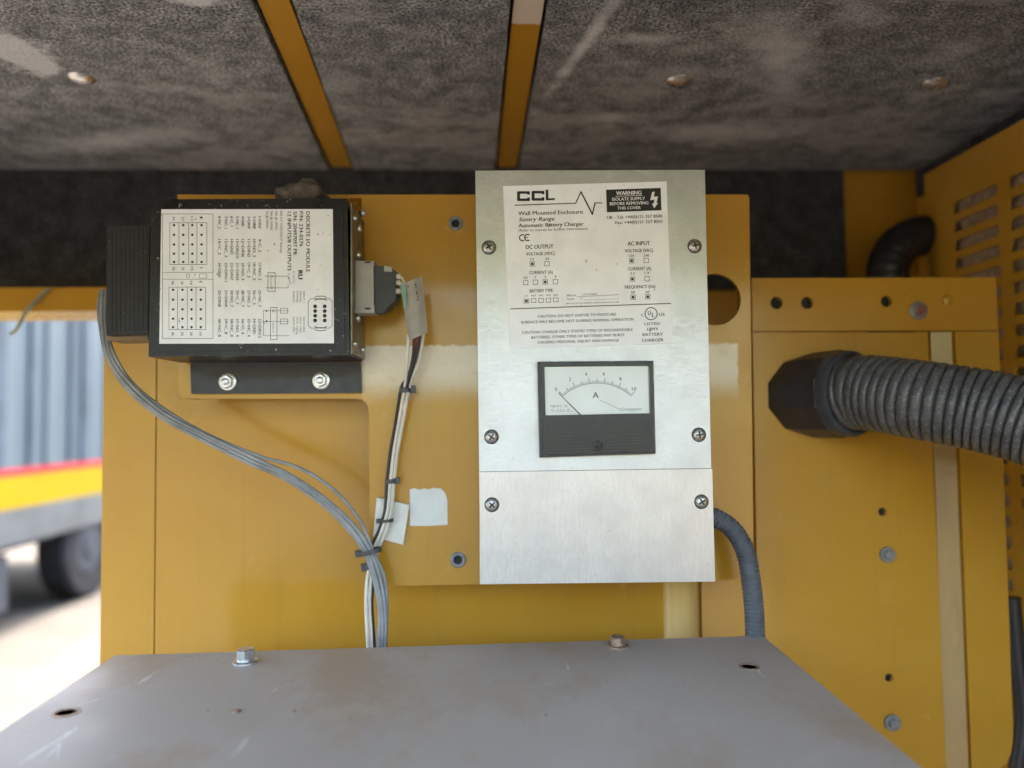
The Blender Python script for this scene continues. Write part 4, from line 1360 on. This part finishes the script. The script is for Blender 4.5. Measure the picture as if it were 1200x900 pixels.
def lid_bolt(px, py, rw, m, hh):
    c = PZ(px, py, ZT)
    g = BM()
    lathe(g, c, (0, 0, 1), [(0, rw), (0.0012, rw), (0.0018, rw * 0.92), (0.0018, rw * 0.5)], 26)
    lathe(g, c, (0, 0, 1), [(0.0018, rw * 0.66), (0.0035, rw * 0.66), (0.0036, rw * 0.66), (0.0036, rw * 0.4)], 22)
    lathe(g, c, (0, 0, 1), [(0.0036, rw * 0.74), (hh - 0.0008, rw * 0.74), (hh, rw * 0.64), (hh, 0)], 6, 0.2)
    return obj('bolt', g, m, gc, True)
lid_bolt(288, 776, 0.0098, ZINC, 0.0105)
lid_bolt(724, 758, 0.0088, RUSTY, 0.0085)
c = PZ(277, 834, ZT)
g = BM(); bmesh.ops.create_icosphere(g, subdivisions=2, radius=1.0)
for v in g.verts:
    n = v.co.copy()
    v.co = c + Vector((n.x * 0.0032, n.y * 0.0028, max(-0.0002, n.z * 0.0016))) * (1 + 0.4 * noise.noise(n * 2))
obj('weld_spatter', g, RUSTY, gc, True)
for px, py in ((243, 833), (410, 842), (345, 834), (640, 838)):
    c = PZ(px, py, ZT)
    g = BM(); bmesh.ops.create_icosphere(g, subdivisions=1, radius=0.0011)
    bmesh.ops.translate(g, verts=g.verts[:], vec=c); obj('grit', g, RUSTY, gc)
# pale scratches and drag marks on the lid
SCR = mat('bare_scratch', (0.62, 0.60, 0.56), 0.5, 0.2, 0.3, 300)
for k, (xa, ya, xb_, yb_, wd) in enumerate(((90, 826, 134, 814, 2.2), (84, 829, 104, 822, 1.4), (22, 896, 62, 870, 5), (60, 872, 92, 852, 6), (50, 893, 74, 866, 2.5), (66, 890, 70, 868, 2), (-20, 838, 24, 830, 2), (430, 893, 470, 884, 1.4), (118, 892, 146, 884, 2))):
    A_, B_ = PZ(xa, ya, ZT + 0.00008 + 0.00001 * k), PZ(xb_, yb_, ZT + 0.00008 + 0.00001 * k)
    d = (B_ - A_); n = Vector((-d.y, d.x, 0)).normalized()
    g = BM()
    m_ = 14
    up_, dn_ = [], []
    for i in range(m_ + 1):
        t = i / m_
        q = A_.lerp(B_, t)
        hw = 0.5 * wd * 0.0006 * math.sin(math.pi * min(0.98, max(0.02, t))) ** 0.6 * (0.55 + 0.9 * abs(noise.noise((t * 9, k * 3.3, 0))))
        sh = 0.0012 * noise.noise((t * 4, k * 7.1, 2))
        up_.append(g.verts.new(q + n * (hw + sh))); dn_.append(g.verts.new(q + n * (sh - hw)))
    for i in range(m_):
        g.faces.new((up_[i], up_[i + 1], dn_[i + 1], dn_[i]))
    obj('scratch', g, SCR, gc)
# cabinet stands on the ground by a plinth
g = BM(); box(g, A.x + 0.06, B.x - 0.06, 0.2, 0.52, 0.3605, ZT - 0.4430, 0.002); obj('plinth', g, CHASSIS, gc)

# ================================================================== TRAILER OUTSIDE
XT = -3.45
tr = thing('box_trailer', 'pale blue trailer with red and yellow stripes parked outside the open side', 'trailer', (XT - 1.2, 6.2, 0))
def zY(py, px=60):               # height on the trailer's near side for a photo pixel
    return PX(px, py, XT).z
z_yel0, z_yel1, z_red = zY(588), zY(553), zY(545)
zb0 = zY(612)
g = BM(); box(g, XT - 2.4, XT, 3.4, 9.2, zb0, 3.3, 0.02); obj('body', g, TRUCKW, tr)
g = BM(); box(g, XT + 0.001, XT + 0.012, 3.4, 9.2, zb0 - 0.10, z_yel0 - 0.002); obj('side_skirt', g, mat('grey_skirt', (0.035, 0.040, 0.042), 0.5, 0, 0.4, 3), tr)
g = BM(); box(g, XT + 0.001, XT + 0.008, 3.4, 9.2, z_yel0, z_yel1); obj('yellow_stripe', g, TYEL, tr)
g = BM(); box(g, XT + 0.001, XT + 0.008, 3.4, 9.2, z_yel1 + 0.001, z_red); obj('red_stripe', g, TRED, tr)
yy = 3.55
k = 0
while yy < 9.1:
    wd = (0.05, 0.09, 0.035, 0.12)[k % 4]
    g = BM(); box(g, XT + 0.001, XT + 0.022, yy, yy + wd, z_red + 0.02, 3.2, 0.004); obj('curtain_fold', g, TRUCKD if k % 3 else TRUCKW, tr)
    yy += (0.22, 0.34, 0.18, 0.42)[k % 4]
    k += 1
g = BM(); box(g, XT - 2.2, XT - 0.10, 3.5, 9.1, zb0 - 0.16, zb0 - 0.004, 0.01); obj('chassis', g, CHASSIS, tr)
for y in (6.9, 8.0):
    for x in (XT - 0.14, XT - 2.0):
        g = BM(); lathe(g, (x, y, 0.45), (1, 0, 0), [(-0.13, 0.25), (-0.13, 0.42), (-0.10, 0.45), (0.09, 0.45), (0.12, 0.42), (0.12, 0.27), (0.07, 0.26), (0.07, 0.0)], 32)
        wh = obj('wheel', g, TYRE, tr, True)
        g = BM(); lathe(g, (x, y, 0.45), (1, 0, 0), [(0.06, 0.25), (0.095, 0.24), (0.10, 0.12), (0.12, 0.10), (0.12, 0.0)], 24); obj('rim', g, TANK, wh, True)
g = BM(); box(g, XT - 0.6, XT - 0.05, 4.2, 5.75, 0.16, zb0 - 0.17, 0.06, 4); obj('side_tank', g, TANK, tr, True)
for y in (3.9, 4.05):
    g = BM(); box(g, XT - 0.5, XT - 0.38, y, y + 0.1, 0.0, zb0 - 0.15, 0.01); obj('landing_leg', g, CHASSIS, tr)
